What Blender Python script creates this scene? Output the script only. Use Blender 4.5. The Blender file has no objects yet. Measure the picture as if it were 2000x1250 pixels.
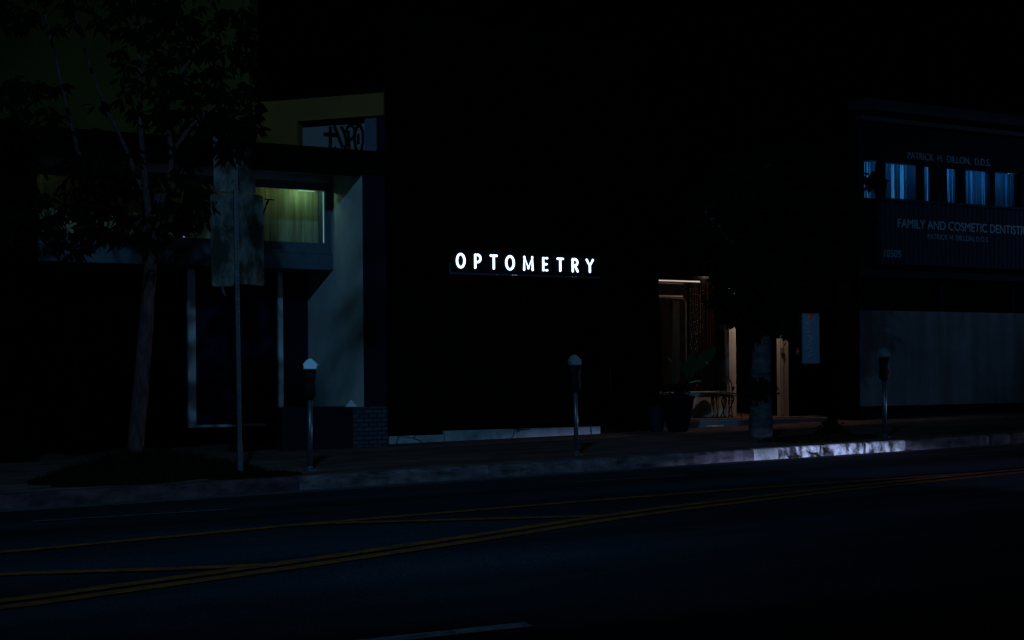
import bpy, bmesh, math, random
from mathutils import Vector, Matrix
random.seed(7)
C = bpy.context.scene
R = math.radians
# ------------------------------------------------------------------ camera
FPX, PSI, RHO, ZC, S = 2500.0, math.atan(.5), .0085, 1.30, .0156
_f = Vector((math.sin(PSI), math.cos(PSI), 0)); _r = Vector((math.cos(PSI), -math.sin(PSI), 0)); _u = Vector((0, 0, 1))
cam = bpy.data.objects.new('camera', bpy.data.cameras.new('camera')); C.collection.objects.link(cam); C.camera = cam
cam.data.sensor_width = 36; cam.data.lens = FPX / 2000 * 36; cam.data.shift_y = .055
cam.data.clip_start = .1; cam.data.clip_end = 2000
_r2 = _r * math.cos(RHO) - _u * math.sin(RHO); _u2 = _u * math.cos(RHO) + _r * math.sin(RHO)
cam.matrix_world = Matrix(((_r2.x, _u2.x, -_f.x, 0), (_r2.y, _u2.y, -_f.y, 0), (_r2.z, _u2.z, -_f.z, ZC), (0, 0, 0, 1)))
# ------------------------------------------------------------------ world, lamps, exposure
w = bpy.data.worlds.new('World'); C.world = w; w.use_nodes = True
nt = w.node_tree; bg = nt.nodes['Background']; sky = nt.nodes.new('ShaderNodeTexSky'); sky.sky_type = 'NISHITA'
sky.sun_disc = False; sky.sun_elevation = R(6); sky.sun_rotation = R(200)
nt.links.new(sky.outputs[0], bg.inputs[0]); bg.inputs[1].default_value = 1e-5
C.view_settings.view_transform = 'Standard'; C.view_settings.look = 'None'; C.view_settings.exposure = 0; C.view_settings.gamma = 1
C.cycles.max_bounces = 6; C.cycles.transparent_max_bounces = 12
try: C.cycles.sample_clamp_indirect = 1.0
except Exception: pass

def lamp(name, kind, loc, power, col, target=None, size=.3, angle=60, blend=.6):
    l = bpy.data.lights.new(name, kind); l.energy = power; l.color = col; l.shadow_soft_size = size
    o = bpy.data.objects.new(name, l); C.collection.objects.link(o); o.location = loc
    if kind == 'SPOT': l.spot_size = R(angle); l.spot_blend = blend
    if target: o.rotation_euler = (Vector(target) - Vector(loc)).to_track_quat('-Z', 'Y').to_euler()
    return o
# street lamp on the near side of the street, up and to the left of the viewer
lamp('street_lamp_light', 'SPOT', (0, 2.6, 9.4), 2150, (.17, .56, 1.0), (6.0, 17.5, 1.0), .20, 84, 1.0)
# street lamp further up the street, right
lamp('far_street_lamp_light', 'SPOT', (30, 17.5, 7.2), 360, (.26, .56, 1.0), (21, 21.2, 3.6), .2, 52, 1.0)
# wide dim area fill added behind the viewer for the ambient street light
al = lamp('street_fill_light', 'AREA', (6, -4, 2.6), 42, (.38, .58, 1.0), (8, 20, 2.6)); al.data.shape = 'RECTANGLE'; al.data.size = 14; al.data.size_y = 2.4
# unseen low spot added on the near side to brighten the far kerb
lamp('kerb_fill_light', 'SPOT', (14.4, 0.2, .62), 9500, (.44, .54, 1.0), (12.9, 15.2, .62 - 15.1*math.tan(R(32.4))), .06, 64, .10)
# narrow spot added from the right for edge highlights on meters and trunks
lamp('edge_highlight_light', 'SPOT', (33, 13.0, .95), 2200, (.62, .66, 1.0), (6, 16.3, .75), .1, 9, .6)

# ------------------------------------------------------------------ helpers
def at(px, py, Y):
    "point of the world seen at that spot of the photograph on the upright plane Y"
    u = (px - 1000) / FPX; v = -(py - 735) / FPX
    a = u * math.cos(RHO) + v * math.sin(RHO); b = -u * math.sin(RHO) + v * math.cos(RHO)
    d = _f + a * _r + b * _u; t = Y / d.y
    return Vector((d.x * t, Y, ZC + d.z * t))
def gz(x, off=0): return S * x + off
def on_ground(px, py, off=0):
    u = (px - 1000) / FPX; v = -(py - 735) / FPX
    a = u * math.cos(RHO) + v * math.sin(RHO); b = -u * math.sin(RHO) + v * math.cos(RHO)
    d = _f + a * _r + b * _u; t = -(ZC - off) / (d.z - S * d.x)
    return Vector((d.x * t, d.y * t, ZC + d.z * t))
def wl(o):
    v = Vector((0, 0, 0))
    while o is not None: v = v + o.location; o = o.parent
    return v
class MB:
    def __init__(s): s.v = []; s.f = []
    def add(s, vs, fs):
        n = len(s.v); s.v += [tuple(q) for q in vs]; s.f += [tuple(i + n for i in q) for q in fs]; return s
    def box(s, x0, x1, y0, y1, z0, z1):
        return s.add([(x0,y0,z0),(x1,y0,z0),(x1,y1,z0),(x0,y1,z0),(x0,y0,z1),(x1,y0,z1),(x1,y1,z1),(x0,y1,z1)],
                     [(0,3,2,1),(4,5,6,7),(0,1,5,4),(1,2,6,5),(2,3,7,6),(3,0,4,7)])
    def sbox(s, x0, x1, y0, y1, z1, off=-.3):   # box whose foot follows the sloping street
        return s.add([(x0,y0,gz(x0,off)),(x1,y0,gz(x1,off)),(x1,y1,gz(x1,off)),(x0,y1,gz(x0,off)),(x0,y0,z1),(x1,y0,z1),(x1,y1,z1),(x0,y1,z1)],
                     [(0,3,2,1),(4,5,6,7),(0,1,5,4),(1,2,6,5),(2,3,7,6),(3,0,4,7)])
    def obox(s, c, ax, ay, az, hx, hy, hz):
        c = Vector(c); vs = []
        for k in (-1, 1):
            for i, j in ((-1,-1),(1,-1),(1,1),(-1,1)): vs.append(c + ax*hx*i + ay*hy*j + az*hz*k)
        return s.add(vs, [(0,3,2,1),(4,5,6,7),(0,1,5,4),(1,2,6,5),(2,3,7,6),(3,0,4,7)])
    def tube(s, pts, rad, n=8, cap=True):
        pts = [Vector(p) for p in pts]; m = len(pts)
        if not isinstance(rad, (list, tuple)): rad = [rad] * m
        vs = []; ref = None
        for i, p in enumerate(pts):
            t = (pts[min(i+1, m-1)] - pts[max(i-1, 0)]).normalized()
            if ref is None: ref = Vector((0, 1, 0)) if abs(t.y) < .9 else Vector((1, 0, 0))
            a = (ref - t * ref.dot(t)).normalized(); ref = a; b = t.cross(a)
            for k in range(n): q = 2*math.pi*k/n; vs.append(p + (a*math.cos(q) + b*math.sin(q)) * rad[i])
        fs = [(i*n+k, i*n+(k+1) % n, (i+1)*n+(k+1) % n, (i+1)*n+k) for i in range(m-1) for k in range(n)]
        if cap: fs += [tuple(range(n))[::-1], tuple((m-1)*n + k for k in range(n))]
        return s.add(vs, fs)
    def lathe(s, prof, c=(0, 0, 0), n=20, sx=1, sy=1):
        vs = []; m = len(prof)
        for r_, z in prof:
            for k in range(n): q = 2*math.pi*k/n; vs.append((c[0]+r_*sx*math.cos(q), c[1]+r_*sy*math.sin(q), c[2]+z))
        fs = [(i*n+k, i*n+(k+1) % n, (i+1)*n+(k+1) % n, (i+1)*n+k) for i in range(m-1) for k in range(n)]
        fs += [tuple(range(n))[::-1], tuple((m-1)*n + k for k in range(n))]
        return s.add(vs, fs)
    def prism(s, pts, d):     # outline in the XZ plane (list of Vector), thickness d along +Y
        n = len(pts); vs = [Vector(p) for p in pts] + [Vector(p) + Vector((0, d, 0)) for p in pts]
        return s.add(vs, [tuple(range(n)), tuple(range(2*n-1, n-1, -1))] + [(k, k+n, (k+1) % n + n, (k+1) % n) for k in range(n)])
    def build(s, name, m, parent=None, smooth=False, bevel=0):
        L = wl(parent) if parent is not None else Vector((0, 0, 0))
        me = bpy.data.meshes.new(name); me.from_pydata([tuple(Vector(v) - L) for v in s.v], [], s.f)
        bm = bmesh.new(); bm.from_mesh(me); bmesh.ops.recalc_face_normals(bm, faces=bm.faces)
        bm.to_mesh(me); bm.free()
        me.materials.append(m)
        o = bpy.data.objects.new(name, me); C.collection.objects.link(o)
        if parent is not None: o.parent = parent
        if smooth:
            for p in me.polygons: p.use_smooth = True
        if bevel:
            b = o.modifiers.new('bevel', 'BEVEL'); b.width = bevel; b.segments = 2; b.limit_method = 'ANGLE'
        return o
def leafmesh(vs, fs, name, m, parent):   # open sheets: no normal recalculation
    L = wl(parent) if parent is not None else Vector((0, 0, 0))
    me = bpy.data.meshes.new(name); me.from_pydata([tuple(Vector(v) - L) for v in vs], [], fs); me.materials.append(m)
    o = bpy.data.objects.new(name, me); C.collection.objects.link(o)
    if parent is not None: o.parent = parent
    return o
def tag(o, label=None, cat=None, group=None, kind=None):
    if label: o['label'] = label
    if cat: o['category'] = cat
    if group: o['group'] = group
    if kind: o['kind'] = kind
    return o
def thing(name, label, cat, loc, group=None):
    o = bpy.data.objects.new(name, None); C.collection.objects.link(o); o.location = loc; o.empty_display_size = .2
    return tag(o, label, cat, group)
def copy_tree(o, parent=None):
    c = o.copy(); C.collection.objects.link(c); c.parent = parent
    for ch in [q for q in C.collection.objects if q.parent is o]: copy_tree(ch, c)
    return c

def mat(name, col, rough=.7, metal=0, noise=0, nscale=4, col2=None, bump=0, bscale=30, spec=.5, stretch=(1, 1, 1), emit=None, estr=0, detail=6, lo=.35, hi=.65):
    m = bpy.data.materials.new(name); m.use_nodes = True; t = m.node_tree; n = t.nodes; l = t.links; b = n['Principled BSDF']
    b.inputs['Base Color'].default_value = (*col, 1); b.inputs['Roughness'].default_value = rough; b.inputs['Metallic'].default_value = metal
    b.inputs['Specular IOR Level'].default_value = spec
    tc = n.new('ShaderNodeTexCoord'); mp = n.new('ShaderNodeMapping'); l.new(tc.outputs['Object'], mp.inputs[0]); mp.inputs['Scale'].default_value = stretch
    m['b'] = 0
    if noise or col2:
        c2 = col2 or tuple(max(0, c * (1 - noise)) for c in col)
        tx = n.new('ShaderNodeTexNoise'); tx.inputs['Scale'].default_value = nscale; tx.inputs['Detail'].default_value = detail; tx.inputs['Roughness'].default_value = .65
        l.new(mp.outputs[0], tx.inputs['Vector']); cr = n.new('ShaderNodeValToRGB'); l.new(tx.outputs[0], cr.inputs[0])
        cr.color_ramp.elements[0].position = lo; cr.color_ramp.elements[1].position = hi
        cr.color_ramp.elements[0].color = (*c2, 1); cr.color_ramp.elements[1].color = (*col, 1); l.new(cr.outputs[0], b.inputs['Base Color'])
    if bump:
        t2 = n.new('ShaderNodeTexNoise'); t2.inputs['Scale'].default_value = bscale; t2.inputs['Detail'].default_value = 5
        l.new(mp.outputs[0], t2.inputs['Vector']); bu = n.new('ShaderNodeBump'); bu.inputs['Strength'].default_value = bump; bu.inputs['Distance'].default_value = .02
        l.new(t2.outputs[0], bu.inputs['Height']); l.new(bu.outputs[0], b.inputs['Normal'])
    if emit: b.inputs['Emission Color'].default_value = (*emit, 1); b.inputs['Emission Strength'].default_value = estr
    return m
def multiply_in(m, make):   # multiply a procedural factor into the base colour
    t = m.node_tree; n = t.nodes; l = t.links; b = n['Principled BSDF']; mx = n.new('ShaderNodeMixRGB'); mx.blend_type = 'MULTIPLY'; mx.inputs[0].default_value = 1
    i = b.inputs['Base Color']
    if i.links: l.new(i.links[0].from_socket, mx.inputs[1])
    else: mx.inputs[1].default_value = i.default_value
    l.new(make(t), mx.inputs[2]); l.new(mx.outputs[0], i); return m
def ramp_noise(t, stretch, scale, p0, c0, p1, c1, detail=4, kind='ShaderNodeTexNoise'):
    n = t.nodes; l = t.links; tc = n.new('ShaderNodeTexCoord'); mp = n.new('ShaderNodeMapping'); mp.inputs['Scale'].default_value = stretch
    l.new(tc.outputs['Object'], mp.inputs[0]); x = n.new(kind); x.inputs['Scale'].default_value = scale
    if kind == 'ShaderNodeTexNoise': x.inputs['Detail'].default_value = detail
    l.new(mp.outputs[0], x.inputs['Vector']); cr = n.new('ShaderNodeValToRGB'); l.new(x.outputs[0], cr.inputs[0])
    cr.color_ramp.elements[0].position = p0; cr.color_ramp.elements[0].color = (c0, c0, c0, 1)
    cr.color_ramp.elements[1].position = p1; cr.color_ramp.elements[1].color = (c1, c1, c1, 1); return cr.outputs[0]
def cracks(t, scale, width, stretch=(1, 1, 1)):
    n = t.nodes; l = t.links; tc = n.new('ShaderNodeTexCoord'); nz = n.new('ShaderNodeTexNoise'); nz.inputs['Scale'].default_value = scale*2.2; nz.inputs['Detail'].default_value = 5
    mp = n.new('ShaderNodeMapping'); mp.inputs['Scale'].default_value = stretch
    mx = n.new('ShaderNodeMixRGB'); mx.inputs[0].default_value = .25; l.new(tc.outputs['Object'], mp.inputs[0]); l.new(mp.outputs[0], nz.inputs['Vector'])
    l.new(mp.outputs[0], mx.inputs[1]); l.new(nz.outputs[1], mx.inputs[2])
    v = n.new('ShaderNodeTexVoronoi'); v.feature = 'DISTANCE_TO_EDGE'; v.inputs['Scale'].default_value = scale; l.new(mx.outputs[0], v.inputs['Vector'])
    cr = n.new('ShaderNodeValToRGB'); l.new(v.outputs[0], cr.inputs[0]); cr.color_ramp.elements[0].position = width*.3; cr.color_ramp.elements[0].color = (.12, .12, .12, 1)
    cr.color_ramp.elements[1].position = width; return cr.outputs[0]

M = {}
M['asphalt'] = mat('asphalt', (.020, .029, .040), .95, noise=.75, nscale=45, bump=.5, bscale=120, spec=.08)
multiply_in(M['asphalt'], lambda t: ramp_noise(t, (.10, 1.0, 1), .9, .36, .30, .66, 1.35, 3))
multiply_in(M['asphalt'], lambda t: ramp_noise(t, (1, 1, 1), .35, .3, .7, .7, 1.2, 5))
M['ground'] = mat('ground', (.07, .07, .065), .95, noise=.4, nscale=3)
M['walk'] = mat('sidewalk_concrete', (.17, .095, .078), .95, noise=.45, nscale=2.2, bump=.35, bscale=60, spec=.1)
multiply_in(M['walk'], lambda t: ramp_noise(t, (.35, 1.6, 1), 1.3, .36, .55, .62, 1.1, 6))
M['kerb'] = mat('kerb_concrete', (.22, .18, .20), .9, col2=(.028, .022, .027), nscale=2.6, bump=.5, bscale=40, stretch=(1, 1, 3.0), lo=.34, hi=.72, spec=.2)
multiply_in(M['kerb'], lambda t: ramp_noise(t, (7, 1, 1.0), 1.0, .3, .62, .62, 1, 6))
M['kerb_paint'] = mat('kerb_white_paint', (.86, .82, .80), .8, col2=(.26, .24, .25), nscale=4.5, bump=.6, bscale=35, stretch=(1, 1, 1.4), lo=.36, hi=.58, spec=.2)
multiply_in(M['kerb_paint'], lambda t: ramp_noise(t, (3.5, 1, 1.6), 2.4, .42, .10, .58, 1, 10))
multiply_in(M['kerb_paint'], lambda t: cracks(t, 1.5, .035, (1, 1, .6)))
M['kerb_paint2'] = mat('kerb_faded_paint', (.42, .40, .36), .85, col2=(.20, .20, .19), nscale=4, bump=.5, bscale=40, lo=.4, hi=.6, spec=.2)
M['yellow'] = mat('yellow_road_paint', (.22, .053, .006), .9, col2=(.06, .030, .014), nscale=7, spec=.1, lo=.36, hi=.60)
M['white_line'] = mat('worn_white_road_paint', (.08, .08, .08), .9, col2=(.03, .03, .035), nscale=12, spec=.1, lo=.36, hi=.6)
M['white_line2'] = mat('white_road_paint', (.24, .24, .24), .9, col2=(.08, .08, .08), nscale=12, spec=.1, lo=.36, hi=.6)
M['stucco'] = mat('pale_stucco', (.80, .80, .78), .9, noise=.18, nscale=1.4, bump=.15, bscale=90, spec=.15)
M['case'] = mat('display_case_paint', (.095, .12, .15), .8, noise=.2, nscale=3, spec=.2)
M['stucco_trim'] = mat('pale_painted_trim', (.74, .78, .80), .75, noise=.15, nscale=3, spec=.2)
M['dark_plaster'] = mat('dark_purple_plaster', (.018, .010, .022), .85, noise=.3, nscale=3, bump=.1, bscale=60, spec=.15)
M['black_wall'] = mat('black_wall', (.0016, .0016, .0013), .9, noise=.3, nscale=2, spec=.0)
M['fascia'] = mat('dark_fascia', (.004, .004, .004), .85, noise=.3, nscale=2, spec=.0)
M['glass_dark'] = mat('dark_window_glass', (.001, .001, .001), .3, spec=.08)
M['board'] = mat('dark_blue_board', (.018, .014, .045), .8, noise=.4, nscale=1.5, spec=.08)
M['olive'] = mat('olive_green_stucco', (.26, .135, .036), .95, noise=.2, nscale=1.2, bump=.15, bscale=70, spec=.05)
M['olive_in_shade'] = mat('leaf_shaded_green_stucco', (.12, .105, .026), .95, noise=.25, nscale=.8, bump=.15, bscale=70, spec=.05)  # greener than the olive, and darkened to paint in the leaf shade
M['graf_board'] = mat('whitewashed_board', (.26, .23, .22), .9, noise=.12, nscale=2, spec=.1)
M['graf_blue'] = mat('blue_grey_board', (.12, .13, .18), .9, noise=.2, nscale=3, spec=.1)
M['spray'] = mat('black_spray_paint', (.004, .004, .004), .8, spec=.1)
M['curtain'] = mat('olive_fabric_backing', (.52, .50, .30), .95, col2=(.26, .20, .11), nscale=2.4, stretch=(7, 1, .35), lo=.35, hi=.68, spec=.05)
M['metal'] = mat('galvanised_metal', (.09, .10, .11), .6, .5, noise=.35, nscale=14, spec=.4)
M['sign_back'] = mat('weathered_leaf_shaded_sign_back', (.145, .135, .125), .85, 0, col2=(.026, .022, .016), nscale=4.6, lo=.42, hi=.66, bump=.1, bscale=20, stretch=(1, 1, .65), spec=.2)  # weathering, with blotches that also paint in the leaf shadows
M['hood'] = mat('meter_hood_pale_metal', (.27, .33, .37), .50, .5, noise=.15, nscale=20)
M['meter_black'] = mat('meter_black_paint', (.003, .003, .003), .55, noise=.3, nscale=20, spec=.12)
M['pole'] = mat('meter_pole_metal', (.17, .18, .21), .42, .75, noise=.3, nscale=16)
M['bark'] = mat('grey_brown_bark', (.095, .048, .046), .95, col2=(.028, .016, .016), nscale=7, stretch=(2.2, 2.2, .5), bump=.9, bscale=22, spec=.1)
M['bark2'] = mat('smooth_grey_bark', (.11, .10, .11), .95, col2=(.022, .022, .026), nscale=4, stretch=(1, 1, 3), bump=.6, bscale=18, spec=.1)
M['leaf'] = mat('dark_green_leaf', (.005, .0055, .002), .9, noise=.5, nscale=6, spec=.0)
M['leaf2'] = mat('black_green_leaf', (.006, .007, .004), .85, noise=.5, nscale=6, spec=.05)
M['grass'] = mat('dark_ground_cover', (.012, .014, .004), .95, noise=.5, nscale=5, spec=.05)
M['soil'] = mat('tree_well_soil', (.03, .024, .018), .95, noise=.5, nscale=9, spec=.02)
M['palm'] = mat('broad_green_leaf', (.010, .045, .005), .7, noise=.35, nscale=9, stretch=(5, 5, 1))
M['ledge'] = mat('painted_white_ledge', (.40, .40, .44), .9, col2=(.20, .20, .22), nscale=3, bump=.3, bscale=30, lo=.3, hi=.6, spec=.15)
multiply_in(M['ledge'], lambda t: cracks(t, .9, .01))
M['sign_case'] = mat('sign_case_metal', (.06, .07, .09), .6, .2, noise=.3, nscale=8)
M['sign_face'] = mat('black_sign_face', (.003, .003, .004), .6, spec=.1)
M['neon'] = mat('lit_white_letter', (.8, .85, .9), .5, emit=(.62, .80, 1.0), estr=3.0)
M['neon_halo'] = mat('blue_letter_halo', (.1, .2, .6), .5, emit=(.02, .10, .55), estr=.55)  # glow round the letters, put into a dim emissive blue
M['cream'] = mat('cream_painted_wood', (.62, .52, .40), .75, noise=.15, nscale=3, stretch=(3, 3, .5), bump=.1, spec=.2)
M['cream_dim'] = mat('cream_plaster_panel', (.50, .44, .38), .85, noise=.25, nscale=4, spec=.1)
M['curtain_red'] = mat('rust_red_drape', (.06, .024, .014), .95, noise=.4, nscale=5, stretch=(4, 4, .3), spec=.05)
M['brown'] = mat('brown_door', (.10, .05, .03), .7, noise=.3, nscale=4, stretch=(4, 4, .4), spec=.2)
M['dark_int'] = mat('dark_interior', (.03, .022, .018), .9, noise=.3, nscale=3, spec=.05)
M['terracotta'] = mat('terracotta_tile', (.24, .12, .07), .85, noise=.3, nscale=5, spec=.1)
M['step'] = mat('grey_step_concrete', (.26, .30, .36), .9, noise=.3, nscale=4, bump=.2, spec=.1)
M['iron'] = mat('black_wrought_iron', (.006, .006, .006), .5, spec=.2)
M['pot'] = mat('dark_blue_glazed_pot', (.004, .004, .010), .5, noise=.3, nscale=6, spec=.12)
M['pot2'] = mat('slate_blue_pot', (.015, .016, .035), .6, noise=.3, nscale=6, spec=.2)
M['red'] = mat('red_petals', (.35, .02, .02), .6)
M['pale_leaf'] = mat('dry_palm_leaf', (.55, .46, .28), .8, noise=.3, nscale=20)
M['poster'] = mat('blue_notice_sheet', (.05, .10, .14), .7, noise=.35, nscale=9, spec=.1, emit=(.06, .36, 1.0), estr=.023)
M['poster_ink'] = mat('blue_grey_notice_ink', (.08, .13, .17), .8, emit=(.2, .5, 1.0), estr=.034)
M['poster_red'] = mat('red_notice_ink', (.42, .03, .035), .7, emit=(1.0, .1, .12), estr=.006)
M['plate'] = mat('wall_plate', (.30, .24, .20), .5)
M['d_wall'] = mat('dental_dark_wall', (.012, .013, .022), .9, noise=.25, nscale=3, spec=.05)
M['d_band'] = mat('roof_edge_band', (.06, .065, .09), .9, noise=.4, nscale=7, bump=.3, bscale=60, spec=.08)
M['d_stone'] = mat('pebbled_band', (.10, .10, .11), .95, noise=.5, nscale=26, bump=.6, bscale=60, spec=.05)
M['d_siding'] = mat('navy_ribbed_siding', (.024, .032, .058), .85, noise=.25, nscale=3, stretch=(3, 1, .4), spec=.1)
M['d_lower'] = mat('grey_rendered_wall', (.22, .22, .24), .95, noise=.3, nscale=1.1, bump=.3, bscale=70, spec=.05)
multiply_in(M['d_lower'], lambda t: ramp_noise(t, (2.6, 1, .22), 1.6, .35, .72, .62, 1.05, 5))
M['d_letter'] = mat('blue_grey_letter', (.22, .42, .56), .6, noise=.2, nscale=6)
M['d_letter_dim'] = mat('dim_blue_letter', (.16, .30, .42), .6, noise=.3, nscale=6)
M['blind'] = None
M['tube'] = mat('lit_tube', (.8, .7, .6), .5, emit=(1.0, .72, .62), estr=.55)
M['bulb'] = mat('tiny_amber_bulb', (.8, .5, .2), .5, emit=(1.0, .50, .16), estr=.04)
M['wire'] = mat('thin_dark_wire', (.02, .02, .02), .6)
M['slit'] = mat('lit_cyan_slit', (.4, .7, .8), .5, emit=(.24, .62, .80), estr=.42)
M['pale_shape'] = mat('pale_plain_surface', (.62, .70, .76), .8)
def glass():
    m = bpy.data.materials.new('clear_pane'); m.use_nodes = True; t = m.node_tree; n = t.nodes; l = t.links; n.remove(n['Principled BSDF'])
    a = n.new('ShaderNodeBsdfTransparent'); g = n.new('ShaderNodeBsdfGlossy'); g.inputs['Roughness'].default_value = .05; x = n.new('ShaderNodeMixShader'); x.inputs[0].default_value = .05
    l.new(a.outputs[0], x.inputs[1]); l.new(g.outputs[0], x.inputs[2]); l.new(x.outputs[0], n['Material Output'].inputs[0]); return m
M['glass'] = glass()
def blindmat():
    m = bpy.data.materials.new('translucent_blue_blind'); m.use_nodes = True; t = m.node_tree; n = t.nodes; l = t.links; n.remove(n['Principled BSDF'])
    a = n.new('ShaderNodeBsdfTranslucent'); a.inputs[0].default_value = (.25, .42, .60, 1); g = n.new('ShaderNodeBsdfDiffuse'); g.inputs[0].default_value = (.06, .09, .14, 1); x = n.new('ShaderNodeMixShader'); x.inputs[0].default_value = .93
    l.new(a.outputs[0], x.inputs[1]); l.new(g.outputs[0], x.inputs[2]); l.new(x.outputs[0], n['Material Output'].inputs[0]); return m
M['blind'] = blindmat()
def brickmat():
    m = mat('painted_brick', (.07, .075, .12), .9, spec=.1); t = m.node_tree; n = t.nodes; l = t.links; b = n['Principled BSDF']
    tc = n.new('ShaderNodeTexCoord'); sp = n.new('ShaderNodeSeparateXYZ'); cb = n.new('ShaderNodeCombineXYZ'); l.new(tc.outputs['Object'], sp.inputs[0])
    ad = n.new('ShaderNodeMath'); ad.operation = 'ADD'; l.new(sp.outputs[0], ad.inputs[0]); l.new(sp.outputs[1], ad.inputs[1]); l.new(ad.outputs[0], cb.inputs[0]); l.new(sp.outputs[2], cb.inputs[1])
    br = n.new('ShaderNodeTexBrick'); br.inputs['Scale'].default_value = 1; br.inputs['Brick Width'].default_value = .16; br.inputs['Row Height'].default_value = .075; br.inputs['Mortar Size'].default_value = .008
    br.inputs['Color1'].default_value = (.07, .075, .10, 1); br.inputs['Color2'].default_value = (.05, .055, .08, 1); br.inputs['Mortar'].default_value = (.012, .012, .018, 1)
    l.new(cb.outputs[0], br.inputs['Vector']); l.new(br.outputs[0], b.inputs['Base Color'])
    bu = n.new('ShaderNodeBump'); bu.inputs['Strength'].default_value = .6; bu.inputs['Distance'].default_value = .01; bu.invert = True; l.new(br.outputs['Fac'], bu.inputs['Height']); l.new(bu.outputs[0], b.inputs['Normal']); return m
M['brick'] = brickmat()

def text_mesh(name, s, x0, x1, z0, z1, y, depth, m, parent, shear=0):
    cu = bpy.data.curves.new(name, 'FONT'); cu.body = s; cu.extrude = .01; cu.shear = shear; cu.resolution_u = 4
    o = bpy.data.objects.new(name, cu); C.collection.objects.link(o)
    dg = bpy.context.evaluated_depsgraph_get(); me = bpy.data.meshes.new_from_object(o.evaluated_get(dg)); bpy.data.objects.remove(o)
    xs = [v.co.x for v in me.vertices]; ys = [v.co.y for v in me.vertices]; a, b, c, d = min(xs), max(xs), min(ys), max(ys)
    L = wl(parent)
    for v in me.vertices:
        X = x0 + (v.co.x - a) / (b - a) * (x1 - x0); Z = z0 + (v.co.y - c) / (d - c) * (z1 - z0); Y = y - (depth if v.co.z > 0 else 0)
        v.co = (X - L.x, Y - L.y, Z - L.z)
    me.materials.clear(); me.materials.append(m); me.name = name
    q = bpy.data.objects.new(name, me); C.collection.objects.link(q); q.parent = parent; return q

def ell(cx, cz, rx, rz, a0=0, a1=360, n=20): return [(cx + rx*math.cos(R(a0+(a1-a0)*i/n)), cz + rz*math.sin(R(a0+(a1-a0)*i/n))) for i in range(n+1)]

# ------------------------------------------------------------------ setting: ground, road, pavement, kerb
YK = 15.4
def strip(name, x0, x1, y0, y1, off, m, nx=1):
    vs = []; fs = []
    for i in range(nx+1):
        x = x0 + (x1-x0)*i/nx; vs += [(x, y0, gz(x, off)), (x, y1, gz(x, off))]
    fs = [(2*i, 2*i+2, 2*i+3, 2*i+1) for i in range(nx)]
    o = leafmesh(vs, fs, name, m, None); tag(o, kind='structure'); return o
strip('ground', -300, 300, -300, 300, -.40, M['ground'])
strip('road', -120, 150, .5, YK + .02, -.17, M['asphalt'])
def slab(name, x0, x1, y0, y1, z0, z1, m):
    mb = MB(); mb.add([(x0,y0,gz(x0,z0)),(x1,y0,gz(x1,z0)),(x1,y1,gz(x1,z0)),(x0,y1,gz(x0,z0)),(x0,y0,gz(x0,z1)),(x1,y0,gz(x1,z1)),(x1,y1,gz(x1,z1)),(x0,y1,gz(x0,z1))],
                      [(0,3,2,1),(4,5,6,7),(0,1,5,4),(1,2,6,5),(2,3,7,6),(3,0,4,7)])
    o = mb.build(name, m); tag(o, kind='structure'); return o
slab('pavement', -120, 150, YK + .16, 24.2, -.35, -.002, M['walk'])
slab('near_pavement', -120, 150, -5, .5, -.35, 0, M['walk'])
# pavement joints, thin dark grooves
jm = MB()
for k in range(-6, 26):
    x = -.55 + 1.52 * k; jm.add([(x, YK+.16, gz(x, .0015)), (x+.018, YK+.16, gz(x+.018, .0015)), (x+.018, 21.2, gz(x+.018, .0015)), (x, 21.2, gz(x, .0015))], [(0, 1, 2, 3)])
for y in (17.2, 19.0): jm.add([(-20, y, gz(-20, .0030)), (40, y, gz(40, .0030)), (40, y+.018, gz(40, .0030)), (-20, y+.018, gz(-20, .0030))], [(0, 1, 2, 3)])
tag(jm.build('pavement_joints', mat('joint_dirt', (.035, .028, .024), .95)), kind='structure')
# kerb: stones with slightly uneven faces; painted lengths where the photograph shows them
def kerb_run(name, xa, xb, m):
    mb = MB(); n = max(2, int((xb-xa)/.08)); prof = [(0, -.30), (0, -.06), (.004, -.02), (.018, -.002), (.05, .004), (.16, .004), (.16, -.30)]
    vs = []
    for i in range(n+1):
        x = xa + (xb-xa)*i/n; j = random.uniform(-.003, .003)
        ph = 2.74; edge = abs(((x - 1.15) % ph)); chip = .02 if min(edge, ph-edge) < .03 else 0
        if random.random() < .05: chip += random.uniform(.006, .018)
        for k, (dy, dz) in enumerate(prof):
            vs.append((x, YK + dy + (j if k < 3 else 0) + (chip if 0 < k < 4 else 0), gz(x, dz) - (chip*.8 if 2 <= k <= 4 else 0)))
    p = len(prof); fs = [(i*p+k, i*p+k+1, (i+1)*p+k+1, (i+1)*p+k) for i in range(n) for k in range(p-1)]
    fs += [tuple(range(p)), tuple(n*p + k for k in range(p-1, -1, -1))]
    mb.add(vs, fs); o = mb.build(name, m); tag(o, kind='structure'); return o
kx = lambda px: on_ground(px, 870 + (1938-px)*.067, 0).x
K1, K2, K3 = at(1472, 880, YK).x, at(1520, 880, YK).x, at(1768, 865, YK).x
M['kerb_red'] = mat('faded_red_kerb_paint', (.11, .055, .066), .9, col2=(.03, .018, .022), nscale=3, bump=.5, bscale=40, stretch=(1, 1, 2), lo=.38, hi=.68, spec=.1)
K0 = at(585, 945, YK).x
kerb_run('kerb', -30, K0-.004, M['kerb_red']); kerb_run('kerb', K0, K1, M['kerb']); kerb_run('kerb', K1+.004, K2, M['kerb_paint2']); kerb_run('kerb', K2, K3, M['kerb_paint']); kerb_run('kerb', K3+.004, 60, M['kerb'])
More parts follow.
